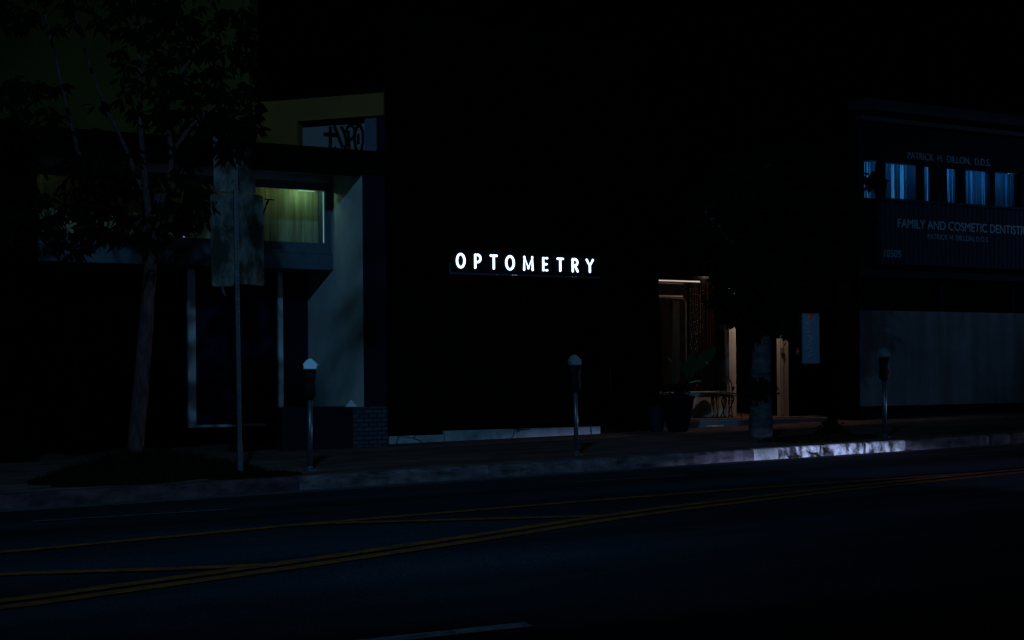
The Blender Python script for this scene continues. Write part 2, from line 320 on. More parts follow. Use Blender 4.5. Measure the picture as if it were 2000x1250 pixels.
kerb_gutter = strip('gutter', -30, 60, YK-.32, YK-.0, -.164, mat('gutter_concrete', (.07, .072, .075), .95, noise=.4, nscale=5, spec=.08))

def crack_patch(pts):      # broken-out stretch of the painted kerb face
    q = [at(x, y, YK-.004) for x, y in pts]; mb = MB(); n = len(q)
    mb.add([Vector((p.x, YK-.0035, p.z)) for p in q] + [Vector((p.x, YK+.004, p.z)) for p in q], [tuple(range(n)), tuple(range(2*n-1, n-1, -1))] + [(k, (k+1) % n, (k+1) % n+n, k+n) for k in range(n)])
    tag(mb.build('kerb_damage', M['soil']), kind='structure')
crack_patch([(1538, 892), (1544, 889), (1551, 890), (1553, 884), (1558, 888), (1566, 891), (1558, 894), (1548, 894), (1543, 896)])
crack_patch([(1574, 879), (1580, 882), (1588, 884), (1597, 883), (1600, 888), (1610, 893), (1598, 893), (1590, 888), (1580, 886)])
crack_patch([(1606, 873), (1612, 874), (1618, 882), (1624, 886), (1614, 884), (1610, 889), (1608, 880)])
crack_patch([(1650, 870), (1652, 870), (1656, 877), (1661, 882), (1655, 879)])
def ribbon(name, pts, wd, m, off=-.160):
    vs = []; fs = []; out = []
    for i in range(len(pts)-1):
        a = Vector(pts[i]); b = Vector(pts[i+1]); k = max(1, int((b-a).length/.5))
        out += [a.lerp(b, j/k) for j in range(k)]
    out.append(Vector(pts[-1]))
    for i, p in enumerate(out):
        t = (out[min(i+1, len(out)-1)] - out[max(i-1, 0)]).normalized(); nn = Vector((-t.y, t.x))
        for s_ in (-1, 1): q = p + nn*wd/2*s_; vs.append((q.x, q.y, gz(q.x, off)))
    fs = [(2*i, 2*i+2, 2*i+3, 2*i+1) for i in range(len(out)-1)]
    o = leafmesh(vs, fs, name, m, None); tag(o, kind='structure'); return o
dbl = [(-20, 6.5), (-6, 8.1), (.93, 8.95), (2.97, 9.49), (4.78, 10.06), (6.17, 10.55), (7.16, 10.84), (8.29, 11.06), (9.76, 11.32), (12.58, 11.66), (22, 12.0), (60, 12.2)]
ribbon('road_marking', [(x, y-.13) for x, y in dbl], .15, M['yellow']); ribbon('road_marking', [(x, y+.13) for x, y in dbl], .15, M['yellow'], -.1595)
ribbon('road_marking', [(-20, 11.3), (1.2, 11.6), (3.73, 11.9), (6.6, 12.0), (9.07, 12.02), (10.3, 11.93), (12.4, 11.80)], .15, M['yellow'], -.158)
ribbon('road_marking', [(3.55, 11.86), (3.95, 11.80), (5.1, 11.28), (6.33, 10.72)], .15, M['yellow'], -.1565)
ribbon('road_marking', [(.2, 10.5), (1.06, 10.19), (2.0, 9.78), (2.75, 9.50)], .15, M['yellow'], -.1565)
for a, b in (((1.45, 13.88), (3.45, 13.72)), ((7.9, 14.1), (9.5, 13.97)), ((-5, 14), (-2.6, 13.95)), ((14.4, 13.95), (17, 13.9))): ribbon('road_marking', [a, b], .10, M['white_line'])
ribbon('road_marking', [(1.3, 6.60), (3.33, 6.47)], .13, M['white_line2']); ribbon('road_marking', [(8, 6.4), (10.4, 6.35)], .10, M['white_line'])

# ------------------------------------------------------------------ left shop building
YF, YB, YD = 20.6, 22.27, 23.78
XW = 7.50
XP = at(757, 850, YF).x            # right end of the pier
XL = -9.0
shop = thing('shop_building', 'shop with a deep pale entrance recess under a lit display case and painted brick pier', 'building', (XL, YF, gz(XL)))
pier = MB().sbox(XW, XP, YF, YF+.55, .80).build('brick_pier', M['brick'], shop)
MB().box(XW+.012, XP-.012, YF+.004, YF+.5, .80, 4.76).box(XW-.014, XW+.0115, YF+.003, YF+.0115, .801, 4.759).build('upper_pier', M['dark_plaster'], shop)
MB().box(XL, XP, YF-.03, YF+.25, 4.76, 5.12).box(XL, XP+.0, YF-.06, YF+.25, 5.12, 5.16).build('fascia', M['fascia'], shop)
MB().box(XL, XP, YF+.25, 30, 5.02, 5.12).build('roof', M['fascia'], shop)
# planter / bulkhead and brick inside corner
px0 = at(553, 800, YF).x; px1 = at(690, 800, YF).x
MB().sbox(px0, px1, YF+.02, YF+1.0, .80).build('low_bulkhead', M['dark_plaster'], shop, bevel=.01)
MB().sbox(px1+.002, XW-.002, YF+.006, YF+.9, .80).build('low_brick_wall', M['brick'], shop)
MB().sbox(XW, XW+.28, YF+.56, YD+.3, 5.01).box(XW-.012, XW-.002, YF+.012, YF+.559, .802, 4.755).build('recess_side_wall', M['stucco'], shop)
MB().sbox(XL, XW-.003, YD, YD+.25, 5.01).build('back_wall', M['black_wall'], shop)
MB().box(XL, XW-.003, YF+.26, YD-.003, 4.985, 5.018).build('recess_ceiling', M['stucco'], shop)
MB().sbox(XL-.3, XL, YF, 30, 5.1).build('far_side_wall', M['dark_plaster'], shop)
# glazing at the back of the recess
jl0, jl1 = at(366, 700, YD-.12).x, at(382, 700, YD-.12).x; jr0, jr1 = at(543, 700, YD-.12).x, at(552.5, 700, YD-.12).x
zs = at(460, 832, YD-.12).z
fr = MB().box(jl0, jl1, YD-.16, YD-.004, zs-.012, 3.6).build('window_jamb', M['stucco_trim'], shop, bevel=.008)
MB().box(jr0, jr1, YD-.16, YD-.004, zs-.012, 3.6).build('window_jamb', M['stucco_trim'], shop, bevel=.008)
MB().box(jl1+.001, jr0-.001, YD-.15, YD-.004, zs-.012, zs+.036).build('window_sill', M['stucco_trim'], shop)
MB().box(jl1+.001, jr0-.001, YD-.06, YD-.03, zs+.036, 3.6).build('window', M['board'], shop)
MB().box(jr1+.004, XW-.006, YD-.05, YD-.003, gz(6), 4.9).build('dark_panel', M['dark_plaster'], shop)
for xx in (1.2, 2.2, 3.2, 4.2): MB().box(xx, xx+.05, YD-.06, YD-.002, gz(3), 3.5).build('mullion', M['fascia'], shop)
# display case hanging across the recess
case = MB()
z_b, z_fb, z_f0, z_f1, z_t = 3.26, 3.54, 3.74, 4.69, 4.83
XC = at(58, 400, YB).x
xa0, xa1 = XC, at(634, 420, YB).x
case.box(XC, XW-.004, YB-.06, YB+.75, z_b, z_b+.03); case.box(XC, XW-.004, YB-.06, YB, z_b+.03, z_fb-.004)      # apron
case.box(XC, XW-.004, YB+.65, YB+.75, z_b+.03, 4.985)                                                               # back
case.box(XC, XW-.004, YB+.001, YB+.65, z_f1+.10, z_f1+.135); case.box(XC, XW-.004, YB, YB+.65, z_fb, z_fb+.05)  # top, floor
case.box(xa1+.045, XW-.004, YB+.06, YB+.65, z_fb+.05, z_f1+.10)                                                          # right cheek
dc = case.build('display_case', M['case'], shop)
f1 = MB(); f1.box(XC, XW-.03, YB-.05, YB+.05, z_fb, z_f0-.06); f1.box(XC, XW-.03, YB-.05, YB+.05, z_f1+.05, z_t); f1.box(xa1+.05, XW-.03, YB-.05, YB+.05, z_f0-.06, z_f1+.05)
MB().sbox(XC-1.2, XC-.003, YF+.6, YD-.004, 4.98).build('left_pier', M['black_wall'], shop)
f1.build('outer_frame', M['case'], dc, bevel=.006)
f2 = MB(); f2.box(XC, xa1+.05, YB-.03, YB+.03, z_f0-.06, z_f0); f2.box(XC, xa1+.05, YB-.03, YB+.03, z_f1, z_f1+.05); f2.box(xa1, xa1+.05, YB-.03, YB+.03, z_f0, z_f1)
f2.build('inner_frame', M['case'], dc, bevel=.004)
MB().box(XC, XW-.005, YB+.10, YB+.64, z_f1+.138, 4.984).build('upper_panel', M['stucco'], dc)
MB().box(XC, xa1+.04, YB+.50, YB+.53, z_fb+.051, z_f1+.099).build('fabric_backing', M['curtain'], dc)
MB().box(XC, xa1, YB+.002, YB+.008, z_f0, z_f1).build('glass_pane', M['glass'], dc)
MB().box(xa1-.022, xa1-.008, YB+.02, YB+.03, z_f0+.01, z_f1-.02).build('light_gap', M['slit'], dc)
sl = at(359.5, 430, YB+.2)
mb = MB()
for (a, b) in ((398, 405), (440, 464)): p0 = at(359.5, b, YB+.2); p1 = at(359.5, a, YB+.2); mb.box(p0.x-.012, p0.x+.012, YB+.2, YB+.21, p0.z, p1.z)
mb.build('light_gap', M['slit'], dc)
p0 = at(575, 377, YB+.3); p1 = at(606, 377, YB+.3)
MB().box(p0.x, p1.x, YB+.06, YB+.075, z_f1-.016, z_f1-.002).build('tube_lamp', mat('lit_green_tube', (.6, .8, .6), .5, emit=(.45, .85, .62), estr=.5), dc)
# lettering on the glass
def digit(s, xa, xb, ya, yb): 
    a = at(xa, yb, YB-.004); b = at(xb, ya, YB-.004); text_mesh('window_lettering', s, a.x, b.x, a.z, b.z, YB-.001, .003, M['spray'], dc)
for s, xa, xb, ya, yb in (('3', 141, 160, 366, 432), ('1', 166, 174, 367, 432), ('0', 192, 213, 368, 434), ('2', 226, 250, 369, 436), ('0', 276, 306, 372, 440), ('5', 322, 353, 378, 446), ('9', 357, 378, 372, 450)): digit(s, xa, xb, ya, yb)
vl = MB()
def vst(pts, r_): vl.tube([at(x, y, YB-.004) for x, y in pts], r_, 6)
vst([(523, 393), (514, 418), (508, 440)], .013); vst([(492, 388), (500, 415), (508, 440)], .026); vst([(517, 389), (536, 390.5)], .012); vst([(484, 386), (500, 387.5)], .012); vst([(524, 391), (521, 399)], .02)
vl.build('window_lettering', M['spray'], dc)
cj = MB()   # two small brush-like characters at the far left
for pts in ([(64,378),(64,420)], [(70,378),(70,418)], [(64,398),(78,398)], [(80,385),(80,400),(90,400)], [(90,384),(90,404)], [(62,408),(84,408)], [(76,400),(76,425)], [(94,384),(94,424)], [(100,386),(100,404)], [(94,404),(106,404)], [(106,384),(106,424)], [(86,410),(92,424)], [(98,410),(98,424)]):
    cj.tube([at(x, y, YB-.004) for x, y in pts], .010, 5)
cj.build('window_lettering', M['spray'], dc)
def inlamp(px, e, c, Y=YB+.24, z=4.755):
    return lamp('display_lamp', 'POINT', (at(px, 400, Y).x, Y, z), e, c, size=.02)
inlamp(594, 2.2, (.42, 1.0, .60)); inlamp(535, .2, (.8, 1, .3)); inlamp(85, .05, (.50, .95, .50)); inlamp(250, .012, (1, .74, .60)); inlamp(340, .012, (1, .72, .66)); inlamp(160, .012, (1, .8, .5))
for q_, e_, c_ in ((95, .06, (.6, 1, .5)), (150, .045, (1, .85, .6)), (215, .04, (1, .8, .68)), (280, .04, (1, .78, .70)), (345, .05, (1, .8, .74))): inlamp(q_, e_*.6, c_, z=3.66); inlamp(450, .02, (1, .6, .4))
# small pale peaked shape standing on the bulkhead
a = at(675, 797, YF+.35); b = at(698, 797, YF+.35); c_ = at(686, 785, YF+.35)
cd = MB().prism([Vector((a.x, a.y, .80)), Vector((b.x, b.y, .80)), Vector((c_.x, c_.y, .80 + (c_.z - a.z)*1.15))], .03).build('peaked_shape', M['pale_shape'])
tag(cd, 'small pale pointed shape standing on the low brick bulkhead beside the shop pier', 'card')
# drain pipe between the two buildings
dp = MB().tube([(8.045, YF+.42, .92), (8.03, YF+.42, 3.0), (8.02, YF+.42, 5.0)], .026, 10).build('drain_pipe', mat('olive_pipe', (.16, .14, .09), .7, noise=.4, nscale=8), None, True)
tag(dp, 'thin olive drain pipe between the shop pier and the black optometry front', 'pipe')

# ------------------------------------------------------------------ olive building behind (stands at an angle)
Pr = at(749, 240, 21.16); Pl = at(495, 240, 22.92); dv = (Vector((Pl.x, Pl.y, 0)) - Vector((Pr.x, Pr.y, 0))).normalized(); nv = Vector((dv.y, -dv.x, 0))
if nv.y < 0: nv = -nv
ztop = at(749, 180, 21.16).z
gb = thing('olive_building', 'olive green stucco building rising behind the shop roof with a boarded opening', 'building', (Pr.x, Pr.y, 0))
P0 = Vector((Pr.x, Pr.y, 0)); Z_ = Vector((0, 0, 1))
def ow(name, s0, s1, z0, z1, d0, d1, m, par): 
    c = P0 + dv*(s0+s1)/2 + nv*(d0+d1)/2 + Z_*(z0+z1)/2
    return MB().obox(c, dv, nv, Z_, (s1-s0)/2, (d1-d0)/2, (z1-z0)/2).build(name, m, par)
def s_at(px):   # distance along the wall where that column crosses it
    u = (px - 1000)/FPX; d = _f + (u + 0)*_r
    # solve t*d = P0 + s*dv in XY (roll is negligible here)
    det = d.x*(-dv.y) + dv.x*d.y
    return (d.x*P0.y - d.y*P0.x) / det * -1 if False else ((P0.x*d.y - P0.y*d.x) / (dv.y*d.x - dv.x*d.y))
def soff(px, py):   # with roll
    u = (px-1000)/FPX; v = -(py-735)/FPX; a = u*math.cos(RHO)+v*math.sin(RHO); b = -u*math.sin(RHO)+v*math.cos(RHO); d = _f+a*_r+b*_u
    s_ = (P0.x*d.y - P0.y*d.x) / (dv.y*d.x - dv.x*d.y); t = (P0.x + s_*dv.x)/d.x; return s_, ZC + d.z*t
sE, _ = soff(488, 100); sA, zA = soff(580, 236); sB, _ = soff(708, 240); sC, _ = soff(731, 240); sD, _ = soff(738, 240); _, zB = soff(730, 227)
z1_ = (zA + zB)/2
ow('wall', 0, sA, z1_, ztop, 0, .3, M['olive'], gb)
ow('wall', sA, sE, 5.13, ztop, 0, .3, M['olive'], gb)
ow('tall_wall', sE, sE+16, 5.13, 14, -.006, .3, M['olive_in_shade'], gb)
ow('coping', 0, sE-.003, ztop, ztop+.05, -.03, .3, M['fascia'], gb)
op = ow('opening', 0, sA, 5.13, z1_-.002, .22, .3, M['black_wall'], gb)
ow('board', sB, sA-.06, 5.13, z1_-.10, .10, .14, M['graf_board'], gb)
ow('side_board', sC, sB-.003, 5.13, z1_-.02, .09, .14, M['graf_blue'], gb)
ow('corner_post', -.02, .10, 5.13, z1_-.003, .02, .2, M['dark_plaster'], gb)
# torn dark flap along the top of the board
fl = MB(); q = []
for px, py in ((583, 238), (707, 231), (701, 243), (672, 240), (640, 240)):
    s_, z_ = soff(px, py); q.append((s_, z_))
n_ = len(q); fl.add([P0 + dv*s_ + nv*.05 + Z_*z_ for s_, z_ in q] + [P0 + dv*s_ + nv*.07 + Z_*z_ for s_, z_ in q], [tuple(range(n_)), tuple(range(2*n_-1, n_-1, -1))] + [(k, (k+1) % n_, (k+1) % n_+n_, k+n_) for k in range(n_)])
fl.build('torn_flap', M['fascia'], gb)
gr = MB()
def gs(pts, r_=.026): 
    out = []
    for i in range(len(pts)):
        s_, z_ = soff(*pts[i]); out.append(P0 + dv*s_ + nv*.094 + Z_*z_)
    gr.tube(out, r_*1.25, 8)
def zp(l): return [(480 + x*.16, 160 + y*.16) for x, y in l]
gs(zp([(932, 628), (1000, 632), (1092, 638)]), .030); gs(zp([(1008, 535), (1006, 640), (1004, 860)]), .026)
gs(zp([(1055, 530), (1085, 600), (1125, 710), (1160, 790)]), .024); gs(zp([(1140, 535), (1175, 600), (1195, 680), (1200, 760), (1180, 830), (1130, 862), (1080, 835), (1060, 785)]), .022)
gs(zp([(1222, 585), (1232, 690), (1236, 870)]), .024); gs(zp([(1195, 600), (1220, 535), (1270, 520), (1300, 560), (1298, 640), (1265, 690), (1235, 700)]), .020)
gs(zp([(1345, 520), (1310, 590), (1302, 690), (1315, 790), (1350, 855), (1385, 830), (1405, 720), (1402, 590), (1375, 530), (1345, 520)]), .022); gs(zp([(1346, 625), (1348, 745)]), .020)
gr.build('graffiti', M['spray'], gb)

# ------------------------------------------------------------------ optometry building
YO = 21.2; XO0, XO1 = 8.10, at(1288, 700, YO).x
ob = thing('optometry_building', 'black fronted optometry building with a pale ledge along its foot', 'building', (XO0, YO, gz(XO0)))
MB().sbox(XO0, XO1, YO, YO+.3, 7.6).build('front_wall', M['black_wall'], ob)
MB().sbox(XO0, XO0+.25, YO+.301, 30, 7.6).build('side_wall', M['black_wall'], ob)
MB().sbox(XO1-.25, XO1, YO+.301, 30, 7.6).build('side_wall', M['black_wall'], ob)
MB().box(XO0, XO1, YO+.1, 30, 7.6, 7.7).build('roof', M['fascia'], ob)
MB().box(XO0-.02, XO1+.02, YO-.04, YO+.1, 7.55, 7.72).build('parapet_cap', M['fascia'], ob)
xl1 = at(868, 850, YO-.1).x; xl2 = at(1172, 840, YO-.1).x
MB().sbox(XO0-.14, xl1, YO-.09, YO-.002, .262).build('ledge', M['ledge'], ob, bevel=.012)
MB().sbox(xl1+.004, xl2, YO-.12, YO-.002, .330).build('ledge', M['ledge'], ob, bevel=.012)
for (xa, xb, za, zb) in ((8.35, 9.3, .5, 2.8), (9.45, 10.7, .5, 2.8), (10.85, 11.7, .5, 2.8)):
    f = MB().box(xa, xb, YO-.02, YO-.004, za, zb).build('window', M['glass_dark'], ob)
    MB().box(xa-.05, xa, YO-.045, YO-.003, za-.05, zb+.05).box(xb, xb+.05, YO-.045, YO-.003, za-.05, zb+.05).box(xa, xb, YO-.045, YO-.003, zb, zb+.05).box(xa, xb, YO-.045, YO-.003, za-.05, za).build('window_frame', M['fascia'], f)
d = MB().box(12.55, 13.45, YO-.03, YO-.004, gz(12.5), 2.35).build('door', M['glass_dark'], ob)
MB().tube([(12.66, YO-.09, 1.0), (12.66, YO-.09, 1.5)], .015, 8).box(12.65, 12.67, YO-.09, YO-.03, 1.02, 1.04).box(12.65, 12.67, YO-.09, YO-.03, 1.46, 1.48).build('handle', M['iron'], d)
# illuminated sign: its own thing fixed to the wall
YS = YO-.30
sx0, sx1 = at(878, 510, YS).x, at(1174, 520, YS).x; sz0, sz1 = at(1026, 539.5, YS).z, at(1026, 490, YS).z
sg = thing('illuminated_sign', 'long black sign box with lit white letters reading OPTOMETRY on the black front', 'sign', ((sx0+sx1)/2, YO, sz0))
cs = MB().box(sx0+.03, sx1-.03, YS+.02, YO-.003, sz0+.03, sz1).build('sign_case', M['sign_face'], sg)
MB().box(sx0, sx1, YS, YS+.05, sz0, sz0+.03).build('sign_frame', M['sign_case'], sg)
MB().box(sx0, sx0+.03, YS, YS+.05, sz0+.031, sz0+.20).build('sign_frame', M['sign_case'], sg)
MB().box(sx1-.03, sx1, YS, YS+.05, sz0+.031, sz1).build('sign_frame', M['fascia'], sg)
MB().box(sx0+.03, sx1-.03, YS+.008, YS+.04, sz1+.001, sz1+.02).build('sign_frame', M['fascia'], sg)
sm = MB()
for px in (1002, 1008): p = at(px, 536, YS-.004); sm.box(p.x-.02, p.x+.02, YS-.004, YS-.001, sz0+.008, sz0+.02)
for px in (971, 1118, 1125): p = at(px, 536, YS-.004); sm.box(p.x-.008, p.x+.008, YS-.004, YS-.001, sz0+.01, sz0+.018)
sm.build('light_chink', mat('lit_chink', (.6, .8, .9), .5, emit=(.3, .5, .6), estr=.35), sg)
LET = {'O': [ell(.5, .5, .5, .5, 0, 360, 28)], 'P': [[(0, 0), (0, 1), (.45, 1)] + ell(.45, .72, .55, .28, 90, -90, 12) + [(0, .44)]],
       'T': [[(0, 1), (1, 1)], [(.5, 1), (.5, 0)]], 'M': [[(0, 0), (.03, 1), (.5, .12), (.97, 1), (1, 0)]], 'E': [[(1, 1), (0, 1), (0, 0), (1, 0)], [(0, .5), (.85, .5)]],
       'R': [[(0, 0), (0, 1), (.4, 1)] + ell(.4, .74, .55, .26, 90, -90, 12) + [(0, .48)], [(.45, .48), (1, 0)]], 'Y': [[(0, 1), (.5, .48), (1, 1)], [(.5, .48), (.5, 0)]]}
def zz(x, y): return 800 + x*.25, 420 + y*.25
for ch, xa, xb, ya, yb in (('O',365,438,297,415),('P',508,563,303,419),('T',630,690,310,424),('O',750,823,315,431),('M',890,970,321,434),('E',1040,1084,329,438),('T',1152,1207,334,442),('R',1270,1322,338,447),('Y',1380,1441,343,451)):
    r_ = .0195; a = at(*zz(xa, yb), YS); b = at(*zz(xb, ya), YS); w_ = b.x-a.x-2*r_; h_ = b.z-a.z-2*r_
    l1 = MB(); l2 = MB()
    for st in LET[ch]:
        P = [Vector((a.x + r_ + x*w_, YS+.012, a.z + r_ + z*h_)) for x, z in st]
        def caps(mb, rr, dy):
            # round ended stroke
            Q = [p + Vector((0, dy, 0)) for p in P]
            t0 = (Q[0]-Q[1]).normalized(); t1 = (Q[-1]-Q[-2]).normalized()
            if (P[0]-P[-1]).length < 1e-4: mb.tube(Q, rr, 10, False); return
            pts = [Q[0]+t0*rr*.92, Q[0]+t0*rr*.6, Q[0]] + Q[1:-1] + [Q[-1], Q[-1]+t1*rr*.6, Q[-1]+t1*rr*.92]
            rd = [rr*.38, rr*.8, rr] + [rr]*(len(Q)-2) + [rr, rr*.8, rr*.38]; mb.tube(pts, rd, 10)
            for q_ in Q[1:-1]: mb.lathe([(rr*math.cos(R(k)), rr*math.sin(R(k))) for k in (-85, -60, -30, 0, 30, 60, 85)], q_, 10)
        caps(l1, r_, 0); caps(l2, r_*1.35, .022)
    lo = l1.build('letter', M['neon'], sg, True); l2.build('letter_halo', M['neon_halo'], lo, True)  # larger blue rim behind each letter imitates its glow

# ------------------------------------------------------------------ restaurant between
YR = 22.6; XD = at(1679, 700, 21.2).x; YDn = 21.2
rb = thing('restaurant_building', 'dark restaurant front with cream posts and drapes lit warmly from within its porch', 'building', (XO1, YR, gz(XO1)))
zst = at(1440, 813, YR).z
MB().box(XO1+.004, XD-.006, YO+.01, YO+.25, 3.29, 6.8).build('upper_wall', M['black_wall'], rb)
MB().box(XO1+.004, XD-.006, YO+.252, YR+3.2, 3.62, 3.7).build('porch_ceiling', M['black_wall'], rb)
MB().box(XO1+.004, XD-.006, YR+3.0, YR+3.2, 0, 3.61).build('inner_back_wall', M['dark_int'], rb)
xS = at(1617, 812, YR-1.15).x
MB().sbox(XO1+.01, xS, YR-1.15, YR+2.9, zst-.024).build('porch_step', M['step'], rb, bevel=.01)
MB().box(XO1+.02, xS-.02, YR-1.12, YR+2.9, zst-.023, zst-.001).build('porch_floor', M['terracotta'], rb)
def post(xa, xb, y0, y1, m=M['cream'], yo=YR):
    a = at(xa, (y0+y1)/2, yo).x; b = at(xb, (y0+y1)/2, yo).x
    mb = MB().box(a, b, yo, yo+.10, zst, 3.61); w_ = b-a
    mb.box(a+w_*.25, a+w_*.42, yo-.012, yo-.001, zst+.05, 3.38)
    return mb.build('post', m, rb, bevel=.006)
post(1424.5, 1438, 620, 812); p2 = post(1523, 1540.5, 660, 812, yo=21.9)
a = at(1524.5, 690, 21.884); b = at(1530, 679, 21.884)
MB().box(a.x, b.x, 21.87, 21.886, a.z, b.z).build('switch_plate', M['plate'], p2)
zsill = at(1390, 766, YR+.03).z
xw0 = XO1+.05; xw1 = at(1424, 700, YR+.05).x-.004
MB().box(xw0, xw1, YR+.03, YR+.12, zst, zsill).build('base_panel', M['cream_dim'], rb)
MB().box(xw0, xw1, YR-.01, YR+.14, zsill+.001, zsill+.022).build('window_sill', M['cream'], rb)
# window: header bar, rounded inner frame, drapes
zh = at(1310, 582, YR).z; xm = at(1341, 640, YR).x
wf = MB(); wf.tube([(xw0, YR+.03, zh), (xm-.10, YR+.03, zh), (xm-.03, YR+.03, zh-.03), (xm, YR+.03, zh-.10), (xm, YR+.03, 1.5), (xm, YR+.03, zsill+.03)], .016, 8)
wf.build('window_frame', mat('brown_frame', (.13, .09, .06), .7), rb, True)
MB().box(xw0, xm-.05, YR+.05, YR+.08, zh+.03, zh+.06).build('header_rail', M['cream_dim'], rb)
MB().box(xw0, xw1, YR+.10, YR+.112, zsill+.03, 3.60).build('window_pane', M['glass'], rb)
def drape(pa, pb, amp, m, yo, zt=3.3):
    a = at(pa, 700, yo).x; b = at(pb, 700, yo).x; n = 40; vs = []; 
    for i in range(n+1):
        x = a + (b-a)*i/n; y = yo + amp*math.sin(i*.95 + .5*math.sin(i*.31)); vs += [(x, y, zsill+.05), (x+.01*math.sin(i), y, zt)]
    vs2 = [(x, y+.012, z) for x, y, z in vs]; k = len(vs)
    fs = [(2*i, 2*i+2, 2*i+3, 2*i+1) for i in range(n)] + [(k+2*i+1, k+2*i+3, k+2*i+2, k+2*i) for i in range(n)]
    mb = MB(); mb.add(vs+vs2, fs); return leafmesh(mb.v, mb.f, 'drape', m, rb)
drape(1345, 1372, .05, M['curtain_red'], YR+.40); drape(1372, 1402, .05, M['curtain_red'], YR+.42); drape(1404, 1420, .04, mat('olive_drape', (.13, .08, .03), .95, noise=.4, nscale=5, stretch=(4, 4, .3)), YR+.42)
drape(1310, 1326, .03, mat('brown_drape', (.10, .055, .035), .95, noise=.4, nscale=5), YR+.45, 2.9)
MB().sbox(XD-.03, XD-.003, YO-.004, 21.89, 6.2).build('dark_return_cover', M['black_wall'], rb)  # black sheet added over the dental return to keep it dark beside the porch
dr = MB().box(at(1506, 740, YR+.25).x, at(1522, 740, YR+.25).x, YR+.25, YR+.30, zst, 3.0).build('door', M['brown'], rb)
hp = at(1510, 715, YR+.22); MB().tube([(hp.x+.03, YR+.19, hp.z-.08), (hp.x+.03, YR+.19, hp.z+.08)], .010, 8).box(hp.x+.022, hp.x+.038, YR+.19, YR+.25, hp.z-.01, hp.z+.01).build('handle', M['plate'], dr)
YQ = 21.9; xq = at(1542, 740, YQ).x
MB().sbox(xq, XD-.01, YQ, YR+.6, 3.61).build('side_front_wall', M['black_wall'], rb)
tl = thing('tube_light', 'slim glowing pinkish tube light under the dark porch ceiling above the drapes', 'light', (at(1326, 550, YR-.2).x, YR-.2, at(1326, 550, YR-.2).z))
a = at(1284, 548.5, YR-.2); b = at(1366, 552, YR-.2)
MB().box(a.x, b.x, YR-.22, YR-.18, a.z+.0, a.z+.022).build('tube', M['tube'], tl); MB().box(a.x, b.x+.02, YR-.24, YR-.16, a.z+.023, a.z+.06).build('housing', M['fascia'], tl)
MB().box(a.x, b.x, YR-.235, YR-.225, a.z-.028, a.z-.014).build('trim', mat('brown_trim', (.02, .01, .01), .7), tl)
# light curtain of tiny bulbs
lc = thing('string_lights', 'dangling strings of tiny amber bulbs hanging in front of the rust drapes', 'string lights', (at(1355, 570, YR-.05).x, YR-.05, 3.2))
for i, px in enumerate((1347, 1350.5, 1354.5, 1358.5, 1362, 1367, 1372)):
    w_ = MB(); bl = MB(); top = at(px, 560, YR-.05); y1 = random.uniform(670, 702) if i < 5 else 655; bot = at(px, y1, YR-.05); n = 26; pts = []
    for k in range(n+1):
        z = top.z + (bot.z-top.z)*k/n; x = top.x + .012*math.sin(k*1.1+i) ; pts.append((x, YR-.05, z))
    w_.tube(pts, .003, 4)
    for k in range(1, n+1):
        if random.random() < .62: p = pts[k]; r_ = random.choice((.004, .005, .007)); bl.lathe([(r_*.3, -r_), (r_, 0), (r_*.3, r_)], (p[0]+random.uniform(-.008, .008), p[1]-.005, p[2]), 5)
    so = w_.build('string', M['wire'], lc); bl.build('bulbs', M['bulb'], so)
lamp('porch_lamp', 'POINT', (at(1470, 600, YR-.5).x, YR-1.0, 3.57), 52, (1.0, .80, .70), size=.03)
lamp('interior_lamp', 'POINT', (at(1385, 600, YR+1.3).x, YR+.22, 3.52), .5, (1.0, .50, .25), size=.04)
# intercom and blue notice case on the dark wall
a = at(1556, 694, YQ-.01); b = at(1561, 680, YQ-.01)
ic = thing('door_intercom', 'small dull red intercom box on the black wall beside the blue notice', 'intercom', ((a.x+b.x)/2, YQ, a.z))
MB().box(a.x, b.x, YQ-.02, YQ-.001, a.z, b.z).build('box', mat('dull_red_plastic', (.10, .05, .06), .5), ic, bevel=.004); MB().box(a.x+.01, b.x-.01, YQ-.024, YQ-.0205, a.z+.07, a.z+.10).build('button', M['plate'], ic)
YN = YQ-.05
a = at(1566, 710, YN); b = at(1600, 612, YN)
nb = thing('notice_panel', 'tall blue notice panel with red heading hanging on the black wall', 'notice', ((a.x+b.x)/2, YQ, a.z))
MB().box(a.x, b.x, YN, YN+.02, a.z, b.z).build('sheet', M['poster'], nb)
MB().box(a.x-.04, a.x-.002, YN-.01, YN+.045, a.z-.04, b.z+.04).box(b.x+.002, b.x+.04, YN-.01, YN+.045, a.z-.04, b.z+.04).box(a.x-.002, b.x+.002, YN-.01, YN+.045, b.z+.002, b.z+.04).box(a.x-.002, b.x+.002, YN-.01, YN+.045, a.z-.04, a.z-.002).build('frame', M['fascia'], nb)
rd = MB(); c = at(1582, 616, YN); W_ = b.x-a.x
rd.prism([Vector((a.x+W_*.35, YN-.004, b.z-.01)), Vector((a.x+W_*.72, YN-.004, b.z-.01)), Vector((a.x+W_*.6, YN-.004, b.z-.05)), Vector((a.x+W_*.56, YN-.004, b.z-.12)), Vector((a.x+W_*.46, YN-.004, b.z-.12)), Vector((a.x+W_*.42, YN-.004, b.z-.05))], .003).build('red_heading', M['poster_red'], nb)
ik = MB()
for k in range(9):
    z = b.z - .24 - k*.085; x = a.x + .05 + random.uniform(0, .1)
    ik.obox((x+.1, YN-.002, z), Vector((.75, 0, random.uniform(-.6, .6))).normalized(), Vector((0, 1, 0)), Vector((random.uniform(-.5, .5), 0, .8)).normalized(), random.uniform(.04, .10), .0012, .008)
ik.build('writing', M['poster_ink'], nb)

